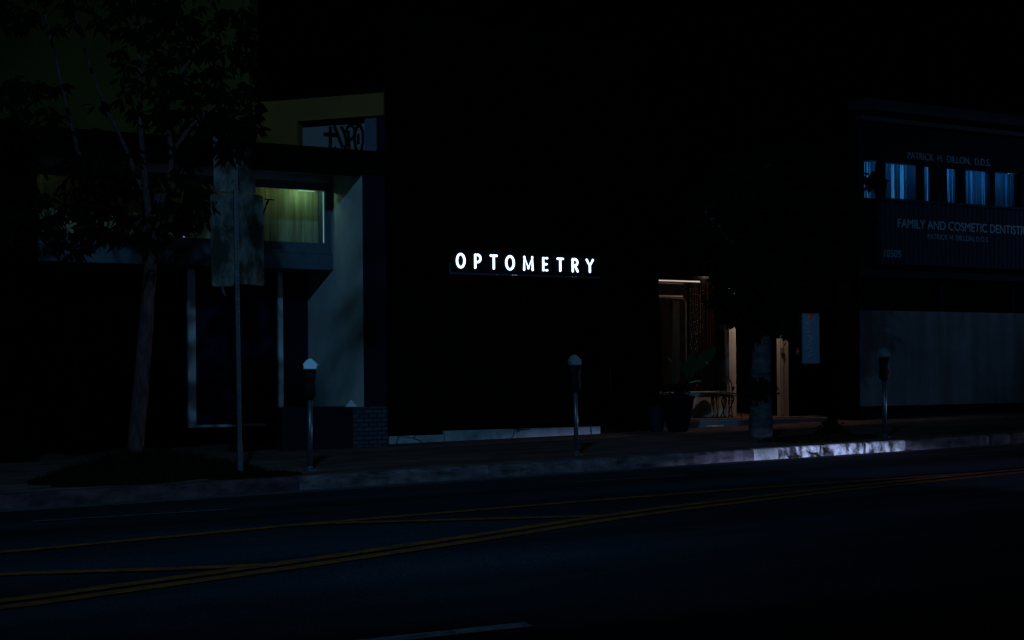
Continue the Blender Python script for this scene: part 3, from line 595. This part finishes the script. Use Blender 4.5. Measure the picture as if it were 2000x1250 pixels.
# wrought iron table, pots, litter
tx = at(1400, 800, YR-.35).x; tz = zst; tyc = YR-.40
tt = thing('iron_table', 'black wrought iron table with curved openwork legs standing on the restaurant porch', 'table', (tx, tyc, tz))
ztop_t = at(1400, 768, tyc).z - tz
tp = MB().lathe([(.02, 0), (.36, 0), (.38, .012), (.36, .024), (.02, .024)], (tx, tyc, tz+ztop_t-.02), 28).build('table_top', M['iron'], tt)
for k, ang in enumerate((-150, -95, -35, 60)):
    ca, sa = math.cos(R(ang)), math.sin(R(ang)); mb = MB(); H = ztop_t-.03
    prof = [(.22, H), (.31, H*.93), (.33, H*.78), (.27, H*.52), (.22, H*.30), (.22, H*.14), (.30, .01)]
    mb.tube([(tx+r_*ca, tyc+r_*sa, tz+z) for r_, z in prof], [.012, .016, .015, .011, .010, .010, .018], 8)
    mb.tube([(tx+r_*ca, tyc+r_*sa, tz+z) for r_, z in [(.14, H), (.20, H*.93), (.24, H*.78), (.23, H*.60), (.22, H*.38)]], [.010, .012, .011, .009, .008], 8)
    for q in (.86, .72, .60): mb.tube([(tx+.20*ca, tyc+.20*sa, tz+H*q), (tx+.31*ca, tyc+.31*sa, tz+H*(q+.02))], .007, 6)
    mb.build('leg', M['iron'], tt, True)
# iron chair right beside it
cx_ = at(1427, 800, YR-.3).x
ch = thing('iron_chair', 'black iron chair with pierced back standing right of the iron table', 'chair', (cx_, YR-.32, tz))
cy_ = YR-.32
MB().lathe([(.01, .44), (.18, .44), (.19, .452), (.17, .462), (.01, .462)], (cx_, cy_, tz), 20).build('seat', M['iron'], ch)
for dx, dy in ((-.14, -.12), (.14, -.12), (-.12, .14), (.12, .14)):
    MB().tube([(cx_+dx*.8, cy_+dy*.8, tz+.44), (cx_+dx*1.15, cy_+dy*1.1, tz+.34), (cx_+dx*.85, cy_+dy*.9, tz+.15), (cx_+dx*1.25, cy_+dy*1.2, tz+.005)], [.014, .013, .010, .013], 7).build('leg', M['iron'], ch, True)
bk = MB(); bk.tube([(cx_-.15, cy_+.15, tz+.45), (cx_-.17, cy_+.2, tz+.7), (cx_-.1, cy_+.22, tz+.84), (cx_, cy_+.22, tz+.87), (cx_+.1, cy_+.22, tz+.84), (cx_+.17, cy_+.2, tz+.7), (cx_+.15, cy_+.15, tz+.45)], .012, 7)
for dx in (-.08, 0, .08): bk.tube([(cx_+dx, cy_+.16, tz+.45), (cx_+dx*1.3, cy_+.2, tz+.65), (cx_+dx*.6, cy_+.22, tz+.85)], .008, 6)
bk.build('backrest', M['iron'], ch, True)
def leaf_blade(vs, fs, base, tip, width, droop, n=6, side=None):
    base = Vector(base); tip = Vector(tip); ax = tip-base; sd = side or ax.cross(Vector((random.uniform(-.3,.3), 1, .2))).normalized(); k0 = len(vs)
    for i in range(n+1):
        t = i/n; p = base + ax*t + Vector((0, 0, -droop*t*t)); w_ = width*math.sin(math.pi*min(1, (t*.93+.05)))**.8 * (1 if t < 1 else .02)
        vs += [p - sd*w_, p + Vector((0, -.02*width, -.15*w_)), p + sd*w_]
    for i in range(n): b_ = k0+3*i; fs += [(b_, b_+1, b_+4, b_+3), (b_+1, b_+2, b_+5, b_+4)]
YP = 20.55
pb = at(1324, 842, YP); pz = gz(pb.x)
pot = thing('plant_pot', 'large dark tapered pot holding the broad leaved plant on the pavement', 'plant pot', (pb.x, YP, pz))
hpot = at(1324, 772, YP).z - pz; rt = (at(1356, 775, YP).x - at(1293, 775, YP).x)/2*.86
MB().lathe([(.02, 0), (rt*.55, 0), (rt*.62, .04), (rt*.86, hpot*.5), (rt*.98, hpot*.88), (rt*1.04, hpot*.93), (rt*1.04, hpot), (rt*.92, hpot), (rt*.9, hpot*.93), (.02, hpot*.93)], (pb.x, YP, pz), 28).build('pot_body', M['pot'], pot, True)
plant = thing('leafy_plant', 'broad leaved green plant with a few pale blades growing from the large dark pot', 'plant', (pb.x, YP, pz+hpot*.93))
vs, fs = [], []
def PL(x, y, dy=0): return at(x, y, YP+dy)
for (x0, y0, x1, y1, wd, dr_, dy) in ((1345, 745, 1352, 683, .15, .01, 0), (1350, 725, 1400, 680, .13, -.03, -.05), (1342, 735, 1325, 700, .06, 0, .1), (1345, 740, 1372, 715, .04, .02, .1)):
    leaf_blade(vs, fs, PL(x0, y0), PL(x1, y1, dy), wd, dr_, 8, Vector((-.60, .1, .75)).normalized() if x1 > 1380 else Vector((.95, .1, .1)).normalized())
leafmesh(vs, fs, 'broad_leaves', M['palm'], plant)
st = MB()
for x1, y1 in ((1345, 742), (1350, 726), (1342, 736), (1345, 740)): st.tube([PL(1330, 775), PL(1336, 760), PL(x1, y1)], [.014, .012, .008], 6)
st.build('stems', M['leaf'], plant, True)
vs, fs = [], []
for k in range(260):
    q = random.uniform(0, 6.28); r_ = random.uniform(.0, .24); b_ = Vector((pb.x+r_*math.cos(q), YP+r_*math.sin(q), pz+hpot*.95 + random.uniform(0, .22))); l_ = random.uniform(.06, .16)
    leaf_blade(vs, fs, b_, b_+Vector((random.uniform(-1, 1), random.uniform(-1, 1), random.uniform(-.5, 1))).normalized()*l_, .014, .03, 3)
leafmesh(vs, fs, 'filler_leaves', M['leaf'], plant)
vs, fs = [], []
for (x0, y0, x1, y1) in ((1345, 748, 1366, 742), (1352, 745, 1372, 743), (1312, 708, 1304, 696), (1378, 706, 1384, 710)): leaf_blade(vs, fs, PL(x0, y0, -.1), PL(x1, y1, -.1), .016, .01, 4, Vector((.1, 0, 1)))
leafmesh(vs, fs, 'pale_blades', mat('pale_green_blade', (.22, .34, .12), .6), plant)
p = PL(1361, 753, -.1); MB().lathe([(.004, -.02), (.022, -.008), (.026, .006), (.010, .020)], p, 9).build('red_flower', M['red'], plant, True)
YP2 = 20.9; pb2 = at(1282, 838, YP2); pz2 = gz(pb2.x); r2 = .19; h2 = at(1282, 792, YP2).z - pz2
pt2 = thing('plant_pot', 'slate blue pot half hidden behind the left side of the large dark pot', 'plant pot', (pb2.x, YP2, pz2))
MB().lathe([(.02, 0), (r2*.7, 0), (r2*.85, h2*.4), (r2, h2*.9), (r2*1.08, h2*.94), (r2*1.08, h2), (r2*.9, h2), (r2*.88, h2*.9), (.02, h2*.9)], (pb2.x, YP2, pz2), 24).build('pot_body', M['pot2'], pt2, True)
vs, fs = [], []
for k in range(60):
    q = random.uniform(0, 6.28); b_ = Vector((pb2.x+.08*math.cos(q), YP2+.08*math.sin(q), pz2+h2*.9)); leaf_blade(vs, fs, b_, b_+Vector((math.cos(q)*.6, math.sin(q)*.6, random.uniform(.5, 1.5))).normalized()*random.uniform(.2, .4), .014, .05, 4)
pl2 = leafmesh(vs, fs, 'leafy_plant', M['leaf2'], None); tag(pl2, 'low dark spiky plant growing from the slate blue pot', 'plant')
vs, fs = [], []; g0 = on_ground(1388, 834)
for (dx, dy, ln, w_) in ((-.12, 0, .26, .02), (-.08, .02, .34, .016), (-.02, -.03, .30, .018)):
    b_ = Vector((g0.x+dx, g0.y+dy, g0.z+.012)); leaf_blade(vs, fs, b_, b_+Vector((ln, dy*2, .02)), w_, 0, 5, Vector((.1, .8, .5)).normalized())
tag(leafmesh(vs, fs, 'fallen_leaf', M['pale_leaf'], None), 'pale dry fallen leaf lying on the pavement in front of the porch step', 'leaf')

# ------------------------------------------------------------------ dental building
dn = thing('dental_building', 'dark two storey dental office with blue lit blinds upstairs and a grey rendered lower wall', 'building', (XD, YDn, gz(XD)))
XE = 34.0; D = lambda px, py, dy=0: at(px, py, YDn+dy)
zl0 = D(1800, 791).z; zl1 = D(1800, 608).z; zg1 = D(1800, 543).z; zh1 = D(1800, 530).z
MB().sbox(XD, XE, YDn+.10, YDn+.4, zl0-.003).build('plinth', M['d_wall'], dn)
MB().box(XD, XE, YDn, YDn+.4, zl0, zl1).build('lower_wall', M['d_lower'], dn)
MB().box(XD+.075, XE, YDn+.16, YDn+.2, zl1+.002, zg1-.002).build('transom_window', M['glass_dark'], dn)
MB().box(XD, XD+.07, YDn, YDn+.3, zl1+.001, zg1-.001).build('window_jamb', M['dark_plaster'], dn)
xm_ = D(1842, 570).x
for k in range(3): MB().box(xm_+k*2.2, xm_+k*2.2+.045, YDn+.06, YDn+.159, zl1+.001, zg1-.001).build('mullion', M['dark_plaster'], dn)
MB().box(XD, XE, YDn, YDn+.4, zg1, zh1).build('header', M['dark_plaster'], dn)
zsd0 = D(1830, 520).z; xsd = D(1720, 450).x; zsd1 = D(1830, 394).z
MB().box(XD, XE, YDn+.1, YDn+.4, zh1+.001, zsd1-.001).build('upper_wall_lower_part', M['d_wall'], dn)
sd = MB(); x = xsd
while x < 30: w_ = .135; sd.box(x, x+w_-.022, YDn-.02, YDn+.098, zsd0, zsd1-.06); sd.box(x+w_-.022, x+w_, YDn+.03, YDn+.098, zsd0, zsd1-.06); x += w_
sd.build('ribbed_siding', M['d_siding'], dn)
MB().box(xsd-.02, 30, YDn-.05, YDn+.098, zsd1-.058, zsd1-.002).build('sill_band', M['d_siding'], dn)
zwt = D(1800, 321).z
wins = [(1690, 1725), (1731, 1802), (1808, 1831), (1852, 1880), (1888, 1940), (1946, 1995)]
zwb = zsd1
# upper wall round the windows
MB().box(XD, XE, YDn+.02, YDn+.25, zwt, D(1800, 245).z).build('lettered_wall', M['d_wall'], dn)
edges = [D(a, 360).x for w__ in wins for a in w__]
segs = [(XD, edges[0])] + [(edges[2*i+1], edges[2*i+2]) for i in range(len(wins)-1)] + [(edges[-1], XE)]
for a, b in segs: MB().box(a, b, YDn+.03, YDn+.25, zwb, zwt-.001).build('window_pier', M['d_wall'], dn)
MB().box(XD+.02, XE, YDn+1.4, YDn+1.5, zwb-.3, zwt+.3).build('room_back', mat('room_wall', (.42, .48, .52), .9, noise=.3, nscale=2), dn)
MB().box(XD+.02, XE, YDn+.251, YDn+1.39, zwt+.30, zwt+.36).build('room_ceiling', mat('room_ceiling', (.5, .5, .5), .9), dn)
MB().box(XD+.02, XE, YDn+.401, YDn+1.39, zwb-.36, zwb-.30).build('room_floor', M['d_wall'], dn)
random.seed(21)
for i, (pa, pb_) in enumerate(wins):
    a, b = D(pa, 360).x, D(pb_, 360).x
    wn = MB().box(a, b, YDn+.10, YDn+.106, zwb+.002, zwt-.002).build('window', M['glass'], dn)
    bl = MB(); x = a+.02
    while x < b-.02:
        opn = any(abs(x - D(q, 360).x) < .046 for q in (1702, 1712, 1733, 1754, 1772, 1820, 1827, 1860, 1867, 1893, 1913, 1931, 1958, 1980)); an = R(random.uniform(50, 78) if opn else random.uniform(2, 22)); hw = .052; vx, vy = math.cos(an)*hw, math.sin(an)*hw
        bl.add([(x-vx, YDn+.20-vy, zwb+.02), (x+vx, YDn+.20+vy, zwb+.02), (x+vx, YDn+.20+vy, zwt-.01), (x-vx, YDn+.20-vy, zwt-.01)], [(0, 1, 2, 3)]); x += .088
    leafmesh(bl.v, bl.f, 'vertical_blinds', M['blind'], wn)
for px, py, e in ((1707, 322, .62), (1748, 325, .20), (1775, 340, .26), (1823, 345, .9), (1863, 350, .8), (1898, 355, .4), (1930, 350, .55), (1970, 350, .4)):
    p = D(px, py, .45); lamp('office_lamp', 'POINT', (p.x, p.y, p.z), e*13, (.05, .40, 1.0), size=.03)
# roof edges
zr = [D(1800, y).z for y in (208, 229, 240, 249)]
MB().box(XD, XE, YDn-.2, YDn+.3, zr[1], zr[0]).build('roof_edge', M['d_band'], dn)
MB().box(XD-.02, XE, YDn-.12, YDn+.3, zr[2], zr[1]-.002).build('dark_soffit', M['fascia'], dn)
MB().box(XD-.03, XE, YDn-.14, YDn+.3, zr[3], zr[2]-.002).build('pebbled_band', M['d_stone'], dn)
MB().box(XD, XE, YDn+.3, 30, zr[1], zr[1]+.1).build('roof', M['fascia'], dn)
MB().sbox(XD, XD+.2, YDn+.401, 30, zr[1]-.01).build('side_wall', M['d_wall'], dn)
def dl(s, xa, ya0, ya1, xb, m, dy, name='lettering'):
    a = D(xa, ya1, dy); t = D(xa, ya0, dy); b = D(xb, ya1, dy)
    return text_mesh(name, s, a.x, b.x, a.z, t.z, YDn+dy, .02, m, dn)
dl('PATRICK  H.  DILLON,  D.D.S.', 1772, 296.5, 312.5, 1933, M['d_letter_dim'], .018)
dl('FAMILY AND COSMETIC DENTISTRY', 1753, 427, 444.5, 2010, M['d_letter'], -.022)
dl('PATRICK H. DILLON, D.D.S', 1811, 456.5, 468.5, 1928, M['d_letter_dim'], -.022)
dl('10505', 1726, 487.5, 502, 1759, M['d_letter_dim'], -.022, 'house_number')

# ------------------------------------------------------------------ parking meters
def make_meter():
    t = thing('parking_meter', '', 'parking meter', (0, 0, 0), 'single parking meters along the kerb')
    MB().lathe([(.085, 0), (.085, .012), (.06, .018), (.042, .05), (.034, .07), (.02, .07)], n=20).build('base_flange', M['pole'], t, True)
    MB().tube([(0, 0, .02), (0, 0, .98)], .035, 16).build('pole', M['pole'], t, True)
    MB().lathe([(.036, .93), (.045, .945), (.045, 1.0), (.05, 1.01), (.02, 1.01)], n=16).build('collar', M['meter_black'], t, True)
    h = MB(); vs = []   # housing: vault below, head above, waisted
    prof = [(.050, .045, .955), (.072, .055, .985), (.078, .06, 1.04), (.074, .058, 1.12), (.066, .052, 1.16), (.072, .055, 1.19), (.080, .06, 1.24), (.080, .06, 1.335), (.02, .02, 1.336)]
    for hx, hy, z in prof:
        for q in range(20):
            a = 2*math.pi*q/20; ca, sa = math.cos(a), math.sin(a); k = (abs(ca)**5 + abs(sa)**5) ** (-1/5); vs.append((hx*ca*k, hy*sa*k, z))
    fs = [(i*20+k, i*20+(k+1) % 20, (i+1)*20+(k+1) % 20, (i+1)*20+k) for i in range(len(prof)-1) for k in range(20)] + [tuple(range(20))[::-1], tuple(8*20+k for k in range(20))]
    h.add(vs, fs); hh = h.build('housing', M['meter_black'], t, True)
    MB().box(-.045, .045, -.067, -.058, 1.05, 1.12).build('coin_door', M['meter_black'], hh, bevel=.004)
    # peaked hood with glazed front
    o = [(-.084, 1.345), (-.098, 1.405), (-.062, 1.452), (-.03, 1.478), (0, 1.492), (.03, 1.478), (.062, 1.452), (.098, 1.405), (.084, 1.345)]
    hd = MB(); n = len(o); vs = []
    for y, k in ((-.062, .93), (-.045, 1), (.045, 1), (.062, .93)): vs += [(x*k, (y if y > 0 else -.062 + (z-1.345)*.27 + (.012 if k == 1 else 0)), 1.345+(z-1.345)*k) for x, z in o]
    fs = [tuple(range(n)), tuple(3*n+k for k in range(n-1, -1, -1))] + [(j*n+k, j*n+(k+1) % n, (j+1)*n+(k+1) % n, (j+1)*n+k) for j in range(3) for k in range(n)]
    hd.add(vs, fs); ho = hd.build('hood', M['hood'], t)
    MB().box(.094, .112, -.012, .012, 1.39, 1.415).box(-.088, .088, -.050, .050, 1.3365, 1.3445).build('hood_hinge', M['hood'], ho)
    return t
m1 = make_meter()
for i, (px, py, lb, tilt, sc) in enumerate(((605, 921, 'grey parking meter with bright peaked hood in front of the shop pier', (0, .012, R(-18.6)), 1.0), (1126, 884, 'grey parking meter with dim hood in front of the black optometry front', (0, -.012, 0), .985), (1728, 852, 'grey parking meter standing behind the white painted kerb before the dental wall', (0, 0, 0), 1.0))):
    o = m1 if i == 0 else copy_tree(m1); g = at(px, py, 16.3)
    o.location = (g.x, 16.3, gz(g.x, -.003)); o.rotation_euler = tilt; o.scale = (sc,)*3; o['label'] = lb

# ------------------------------------------------------------------ sign post with two pairs of boards
YG = 16.25; g = at(469, 925, YG); tpx = at(458, 262, YG)
sp = thing('sign_post', 'perforated square steel post carrying two pairs of weathered parking sign backs', 'sign post', (g.x, YG, gz(g.x)))
pm = MB(); b0 = Vector((g.x, YG, gz(g.x)-.05)); b1 = Vector((tpx.x, YG, tpx.z)); axz = (b1-b0).normalized(); axx = Vector((1, 0, 0)) - axz*axz.x; axx.normalize(); axy = axz.cross(axx)
pm.obox((b0+b1)/2, axx, axy, axz, .026, .026, (b1-b0).length/2); po = pm.build('post', M['metal'], sp)
hm = MB(); n = int((b1-b0).length/.0508*1)
for k in range(3, n):
    c = b0 + axz*(k*.0508) + Vector((0, -.0275, 0)); hm.obox(c, axx, axy, axz, .006, .0012, .006)
    c = b0 + axz*(k*.0508) + axx*.0265; 
hm.build('punched_holes', M['spray'], po)
MB().obox(b0+axz*.28, axx, axy, axz, .032, .032, .20).build('post_sleeve', M['metal'], sp)
bo = b0 + axz*.36 + Vector((.02, -.036, 0)); MB().lathe([(.004, -.008), (.012, 0), (.004, .008)], bo, 8).build('bolt', M['hood'], sp)
def panel(xa, xb, yt, yb, dya, dyb, rr=.04):
    a = at(xa, (yt+yb)/2, YG+dya); b = at(xb, (yt+yb)/2, YG+dyb); z1 = at((xa+xb)/2, yt, YG+(dya+dyb)/2).z; z0 = at((xa+xb)/2, yb, YG+(dya+dyb)/2).z
    ex = Vector((b.x-a.x, b.y-a.y, 0)); W_ = ex.length; ex.normalize(); ny = Vector((-ex.y, ex.x, 0)); H = z1-z0; o = []
    lean = (b1-b0).x/(b1-b0).z
    for cx, cz, s0 in ((W_-rr, H-rr, 0), (rr, H-rr, 90), (rr, rr, 180), (W_-rr, rr, 270)):
        for k in range(5): q = R(s0+22.5*k); o.append((cx+rr*math.cos(q), cz+rr*math.sin(q)))
    n = len(o); A = Vector((a.x, a.y, z0)); vs = [A + ex*x + Z_*z + Vector((lean*(z-H/2), 0, 0)) for x, z in o] + [A + ex*x + Z_*z + ny*.004 + Vector((lean*(z-H/2), 0, 0)) for x, z in o]
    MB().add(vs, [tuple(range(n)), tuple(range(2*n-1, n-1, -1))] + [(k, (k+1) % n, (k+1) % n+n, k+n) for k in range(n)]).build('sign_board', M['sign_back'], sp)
    for hz in (.12, H-.12): MB().lathe([(.003, -.007), (.010, 0), (.003, .007)], A + ex*(W_*.5) + Z_*hz - ny*.004 + Vector((lean*(hz-H/2), 0, 0)), 8).build('bolt', M['metal'], sp)
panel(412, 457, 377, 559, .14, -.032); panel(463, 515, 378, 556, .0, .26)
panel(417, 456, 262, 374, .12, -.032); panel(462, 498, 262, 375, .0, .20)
MB().tube([at(434, 556, YG+.03), at(436, 570, YG+.03), at(442, 580, YG)], [.012, .02, .004], 6).build('bracket', M['metal'], sp)

# ------------------------------------------------------------------ trees
def limb(mb, pts, r0, r1, n=10, jit=0.0, sub=5):
    P = [Vector(p) for p in pts]; out = []; rr = []
    for i in range(len(P)-1):
        p0 = P[max(i-1, 0)]; p1 = P[i]; p2 = P[i+1]; p3 = P[min(i+2, len(P)-1)]
        for k in range(sub):
            t = k/sub; out.append(.5*((2*p1) + (p2-p0)*t + (2*p0-5*p1+4*p2-p3)*t*t + (3*p1-p0-3*p2+p3)*t**3))
    out.append(P[-1])
    for i, p in enumerate(out): t = i/(len(out)-1); rr.append((r0+(r1-r0)*t)*(1+random.uniform(-jit, jit))); out[i] = p + Vector((random.uniform(-1, 1), random.uniform(-1, 1), 0))*jit*r0*.5
    mb.tube(out, rr, n); return out
def leaf(vs, fs, p, d, L, W):
    s_ = d.cross(Vector((random.uniform(-1, 1), random.uniform(-1, 1), random.uniform(-.3, .3)))).normalized(); nn = d.cross(s_); k = len(vs)
    vs += [p, p+d*L*.3 - s_*W + nn*W*.25, p+d*L*.3 + s_*W + nn*W*.25, p+d*L*.68 - s_*W*.72 + nn*W*.1 - Z_*L*.05, p+d*L*.68 + s_*W*.72 + nn*W*.1 - Z_*L*.05, p+d*L - Z_*L*.13, p+d*L*.3, p+d*L*.68 - Z_*L*.05]
    fs += [(k, k+1, k+6), (k, k+6, k+2), (k+1, k+3, k+7, k+6), (k+6, k+7, k+4, k+2), (k+3, k+5, k+7), (k+7, k+5, k+4)]
def cluster(vs, fs, c, n, L, W, droop):
    for _ in range(n):
        q = random.uniform(0, 6.28); d = Vector((math.cos(q), math.sin(q), random.uniform(-1.1, .35) - droop)).normalized()
        leaf(vs, fs, c + d*random.uniform(0, .04) + Vector((random.uniform(-.05, .05),)*3), d, L*random.uniform(.7, 1.15), W*random.uniform(.8, 1.2))
random.seed(11)
YT = 17.1
tb = at(262, 905, YT)
tr = thing('street_tree', 'leaning street tree with long drooping leaves in front of the shop', 'tree', (tb.x, YT, gz(tb.x)))
tm = MB(); T = lambda px, py, dy=0: at(px, py, YT+dy)
limb(tm, [Vector((tb.x-.01, YT, gz(tb.x)-.1)), T(265, 870), T(275, 760), T(284, 650), T(291, 560), T(298, 490), T(306, 430), T(312, 380)], .115, .07, 16, .03, 6)
limb(tm, [T(298, 490), T(288, 400), T(280, 320), T(275, 250), T(272, 120), T(266, -60)], .055, .018, 10, .02)
limb(tm, [T(306, 430), T(325, 370, -.2), T(335, 300, -.3), T(318, 200, -.2), T(305, 110, -.1), T(300, -40)], .05, .014, 10, .02)
limb(tm, [T(300, 470), T(255, 420, .3), T(200, 400, .4), T(176, 350, .4), T(158, 310, .4), T(146, 270, .4), T(118, 155, .3), T(100, 80, .3), T(84, 10, .3), T(75, -60, .3)], .045, .012, 9, .02)
limb(tm, [T(288, 400), T(262, 330, .2), T(236, 268, .3), T(205, 205, .3), T(176, 130, .3), T(155, 60, .3), T(138, -10, .3)], .034, .010, 8, .02)
limb(tm, [T(92, 53, .3), T(75, 54, .3), T(62, 53, .3), T(40, 48, .2)], .010, .005, 6)
limb(tm, [T(335, 300, -.3), T(380, 240, -.3), T(430, 200, -.2), T(470, 180), T(500, 200)], .03, .008, 8, .02)
limb(tm, [T(318, 200, -.2), T(370, 120, -.1), T(430, 60), T(470, 10), T(500, -40)], .024, .008, 8, .02)
limb(tm, [T(312, 380), T(350, 400, -.2), T(390, 390, -.3), T(420, 400, -.2)], .026, .007, 8, .02)
limb(tm, [T(200, 400, .4), T(140, 420, .4), T(90, 400, .4), T(40, 420, .2)], .02, .007, 8, .02)
limb(tm, [T(268, -40), Vector((3.5, 15.2, 6.9)), Vector((3.5, 13.2, 6.2)), Vector((3.45, 11.2, 6.1))], .03, .008, 8, .02)  # unseen limb added to carry the shadow-casting leaves over the road
tm.build('trunk', M['bark'], tr, True)
vs, fs = [], []; tw = MB()
def scatter(n, x0, x1, y0, y1, dens=None, dy=.9):
    k = 0
    while k < n:
        px, py = random.uniform(x0, x1), random.uniform(y0, y1)
        if dens and random.random() > dens(px, py): continue
        p = T(px, py, random.uniform(-dy, dy)*.9); k += 1
        cluster(vs, fs, p, random.randint(7, 12), .185, .027, .35)
g_ = lambda cx, cy, sx, sy: (lambda x, y: math.exp(-((x-cx)/sx)**2 - ((y-cy)/sy)**2))
scatter(190, 230, 500, -80, 270, lambda x, y: max(g_(340, 100, 110, 170)(x, y), .8*g_(420, 215, 85, 60)(x, y)))
scatter(34, 440, 505, -40, 260, lambda x, y: .7)
scatter(26, 400, 500, 205, 262)
scatter(28, 60, 420, 350, 400)
scatter(118, -60, 425, 365, 490, lambda x, y: max(g_(130, 440, 110, 60)(x, y), g_(330, 420, 90, 55)(x, y)*.9, g_(240, 450, 80, 40)(x, y)*.85))
scatter(70, -80, 260, -80, 60)
scatter(50, -80, 220, 140, 330, lambda x, y: g_(60, 230, 100, 90)(x, y))
for k in range(15): cluster(vs, fs, T(random.uniform(412, 505), random.uniform(240, 272), -1.15), 9, .185, .027, .5)
scatter(26, 140, 260, 285, 345); scatter(14, 290, 400, 280, 390)
for k in range(20): cluster(vs, fs, Vector((random.uniform(2.9, 4.1), random.uniform(11.2, 12.4), random.uniform(5.5, 6.3))), 8, .185, .03, .3)  # unseen clusters added to throw leaf shadows on the recess side wall
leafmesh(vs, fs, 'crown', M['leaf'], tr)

YT2 = 17.3; b2 = at(1487, 858, YT2)
tr2 = thing('street_tree', 'thick pale grey trunked street tree with a black crown before the restaurant', 'tree', (b2.x, YT2, gz(b2.x)))
tm = MB(); T2 = lambda px, py, dy=0: at(px, py, YT2+dy)
limb(tm, [T2(1485, 872), T2(1486, 845), T2(1486, 790), T2(1487, 730), T2(1488, 680), T2(1490, 620), T2(1495, 560)], .215, .125, 20, .03, 6)
for pts in ([T2(1495, 570), T2(1450, 500, -.2), T2(1400, 440, -.3), T2(1370, 400)], [T2(1495, 560), T2(1510, 480, .2), T2(1520, 400, .2), T2(1500, 320)], [T2(1496, 565), T2(1560, 500), T2(1620, 440, .2), T2(1660, 400, .2)]): limb(tm, pts, .09, .02, 10, .02)
tm.build('trunk', M['bark2'], tr2, True)
vs, fs = [], []
def crown2(n, cx, cy, sx, sy, dy):
    k = 0
    while k < n:
        a, b, c = random.uniform(-1, 1), random.uniform(-1, 1), random.uniform(-1, 1)
        if a*a+b*b+c*c > 1: continue
        cluster(vs, fs, T2(cx+a*sx, cy+b*sy, c*dy), random.randint(6, 10), .14, .030, .1); k += 1
crown2(420, 1478, 540, 108, 105, .9); crown2(380, 1590, 440, 115, 110, 1.0); crown2(330, 1450, 430, 110, 110, 1.1); crown2(150, 1522, 575, 42, 70, .7); crown2(200, 1530, 350, 130, 80, 1.0)
crown2(20, 1432, 612, 26, 20, .4); crown2(16, 1478, 640, 40, 25, .4); crown2(18, 1530, 645, 26, 18, .4)
crown2(14, 1700, 352, 26, 14, .3)
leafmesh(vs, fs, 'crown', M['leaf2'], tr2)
vs, fs = [], []
for k in range(60): cluster(vs, fs, T2(random.gauss(1480, 17), random.gauss(758, 9), -.22), 5, .09, .016, .2)
leafmesh(vs, fs, 'trunk_shoots', M['leaf2'], tr2)

# ------------------------------------------------------------------ ground cover in the tree wells
def cover(name, cx, cy, rx, ry, h, n, hmin=.05, m=None):
    vs, fs = [], []; base = MB(); N = 40; ring = []; 
    prof = lambda a: 1 + .12*math.sin(3*a+1) + .08*math.sin(7*a)
    ctr = Vector((cx, cy, gz(cx, h*.35)))
    v_ = [ctr] + [Vector((cx+rx*.97*prof(2*math.pi*k/N)*math.cos(2*math.pi*k/N), cy+ry*.97*prof(2*math.pi*k/N)*math.sin(2*math.pi*k/N), gz(cx+rx*math.cos(2*math.pi*k/N), .006))) for k in range(N)]
    vs += v_; fs += [(0, 1+k, 1+(k+1) % N) for k in range(N)]
    for k in range(n):
        q = random.uniform(0, 6.28); r_ = math.sqrt(random.random()); x = cx+rx*r_*math.cos(q)*prof(q); y = cy+ry*r_*math.sin(q)*prof(q)
        hh = hmin + (h-hmin)*(1-r_**2)*random.uniform(.4, 1.1); z = gz(x) + h*.3*(1-r_)
        d = Vector((random.uniform(-.5, .5), random.uniform(-.5, .5), 1)).normalized(); s_ = Vector((random.uniform(-1, 1), random.uniform(-1, 1), 0)).normalized()*random.uniform(.006, .016)
        p = Vector((x, y, z)); i = len(vs); vs += [p-s_, p+s_, p+d*hh*.6+s_*.8, p+d*hh*.6-s_*.8, p+d*hh+Vector((d.x, d.y, -.2))*hh*.4]; fs += [(i, i+1, i+2, i+3), (i+3, i+2, i+4)]
    o = leafmesh(vs, fs, 'ground_cover', m or M['grass'], None); return o
tag(cover('c', 3.05, 16.45, 1.35, .72, .36, 9000), 'dark mound of ground cover round the foot of the leaning tree', 'ground cover', kind='stuff')
tag(cover('c', 4.25, 15.72, .55, .12, .10, 1400, .03), 'low strip of dark grass along the kerb below the meter', 'grass', kind='stuff')
tag(cover('c', 13.9, 16.5, 1.1, .62, .10, 3500, .03), 'sparse dark ground cover round the foot of the thick tree', 'ground cover', kind='stuff')
vs, fs = [], []
for k in range(130):
    q = random.uniform(0, 6.28); r_ = random.uniform(0, .28); px = 14.55 + r_*math.cos(q); cluster(vs, fs, Vector((px, 17.0+.3*math.sin(q)*r_/.28, gz(px, random.uniform(.03, .34*(1.1-r_/.3))))), 6, .07, .016, 0)
tag(leafmesh(vs, fs, 'small_shrub', M['leaf2'], None), 'small dark shrub growing just right of the thick tree trunk', 'shrub')
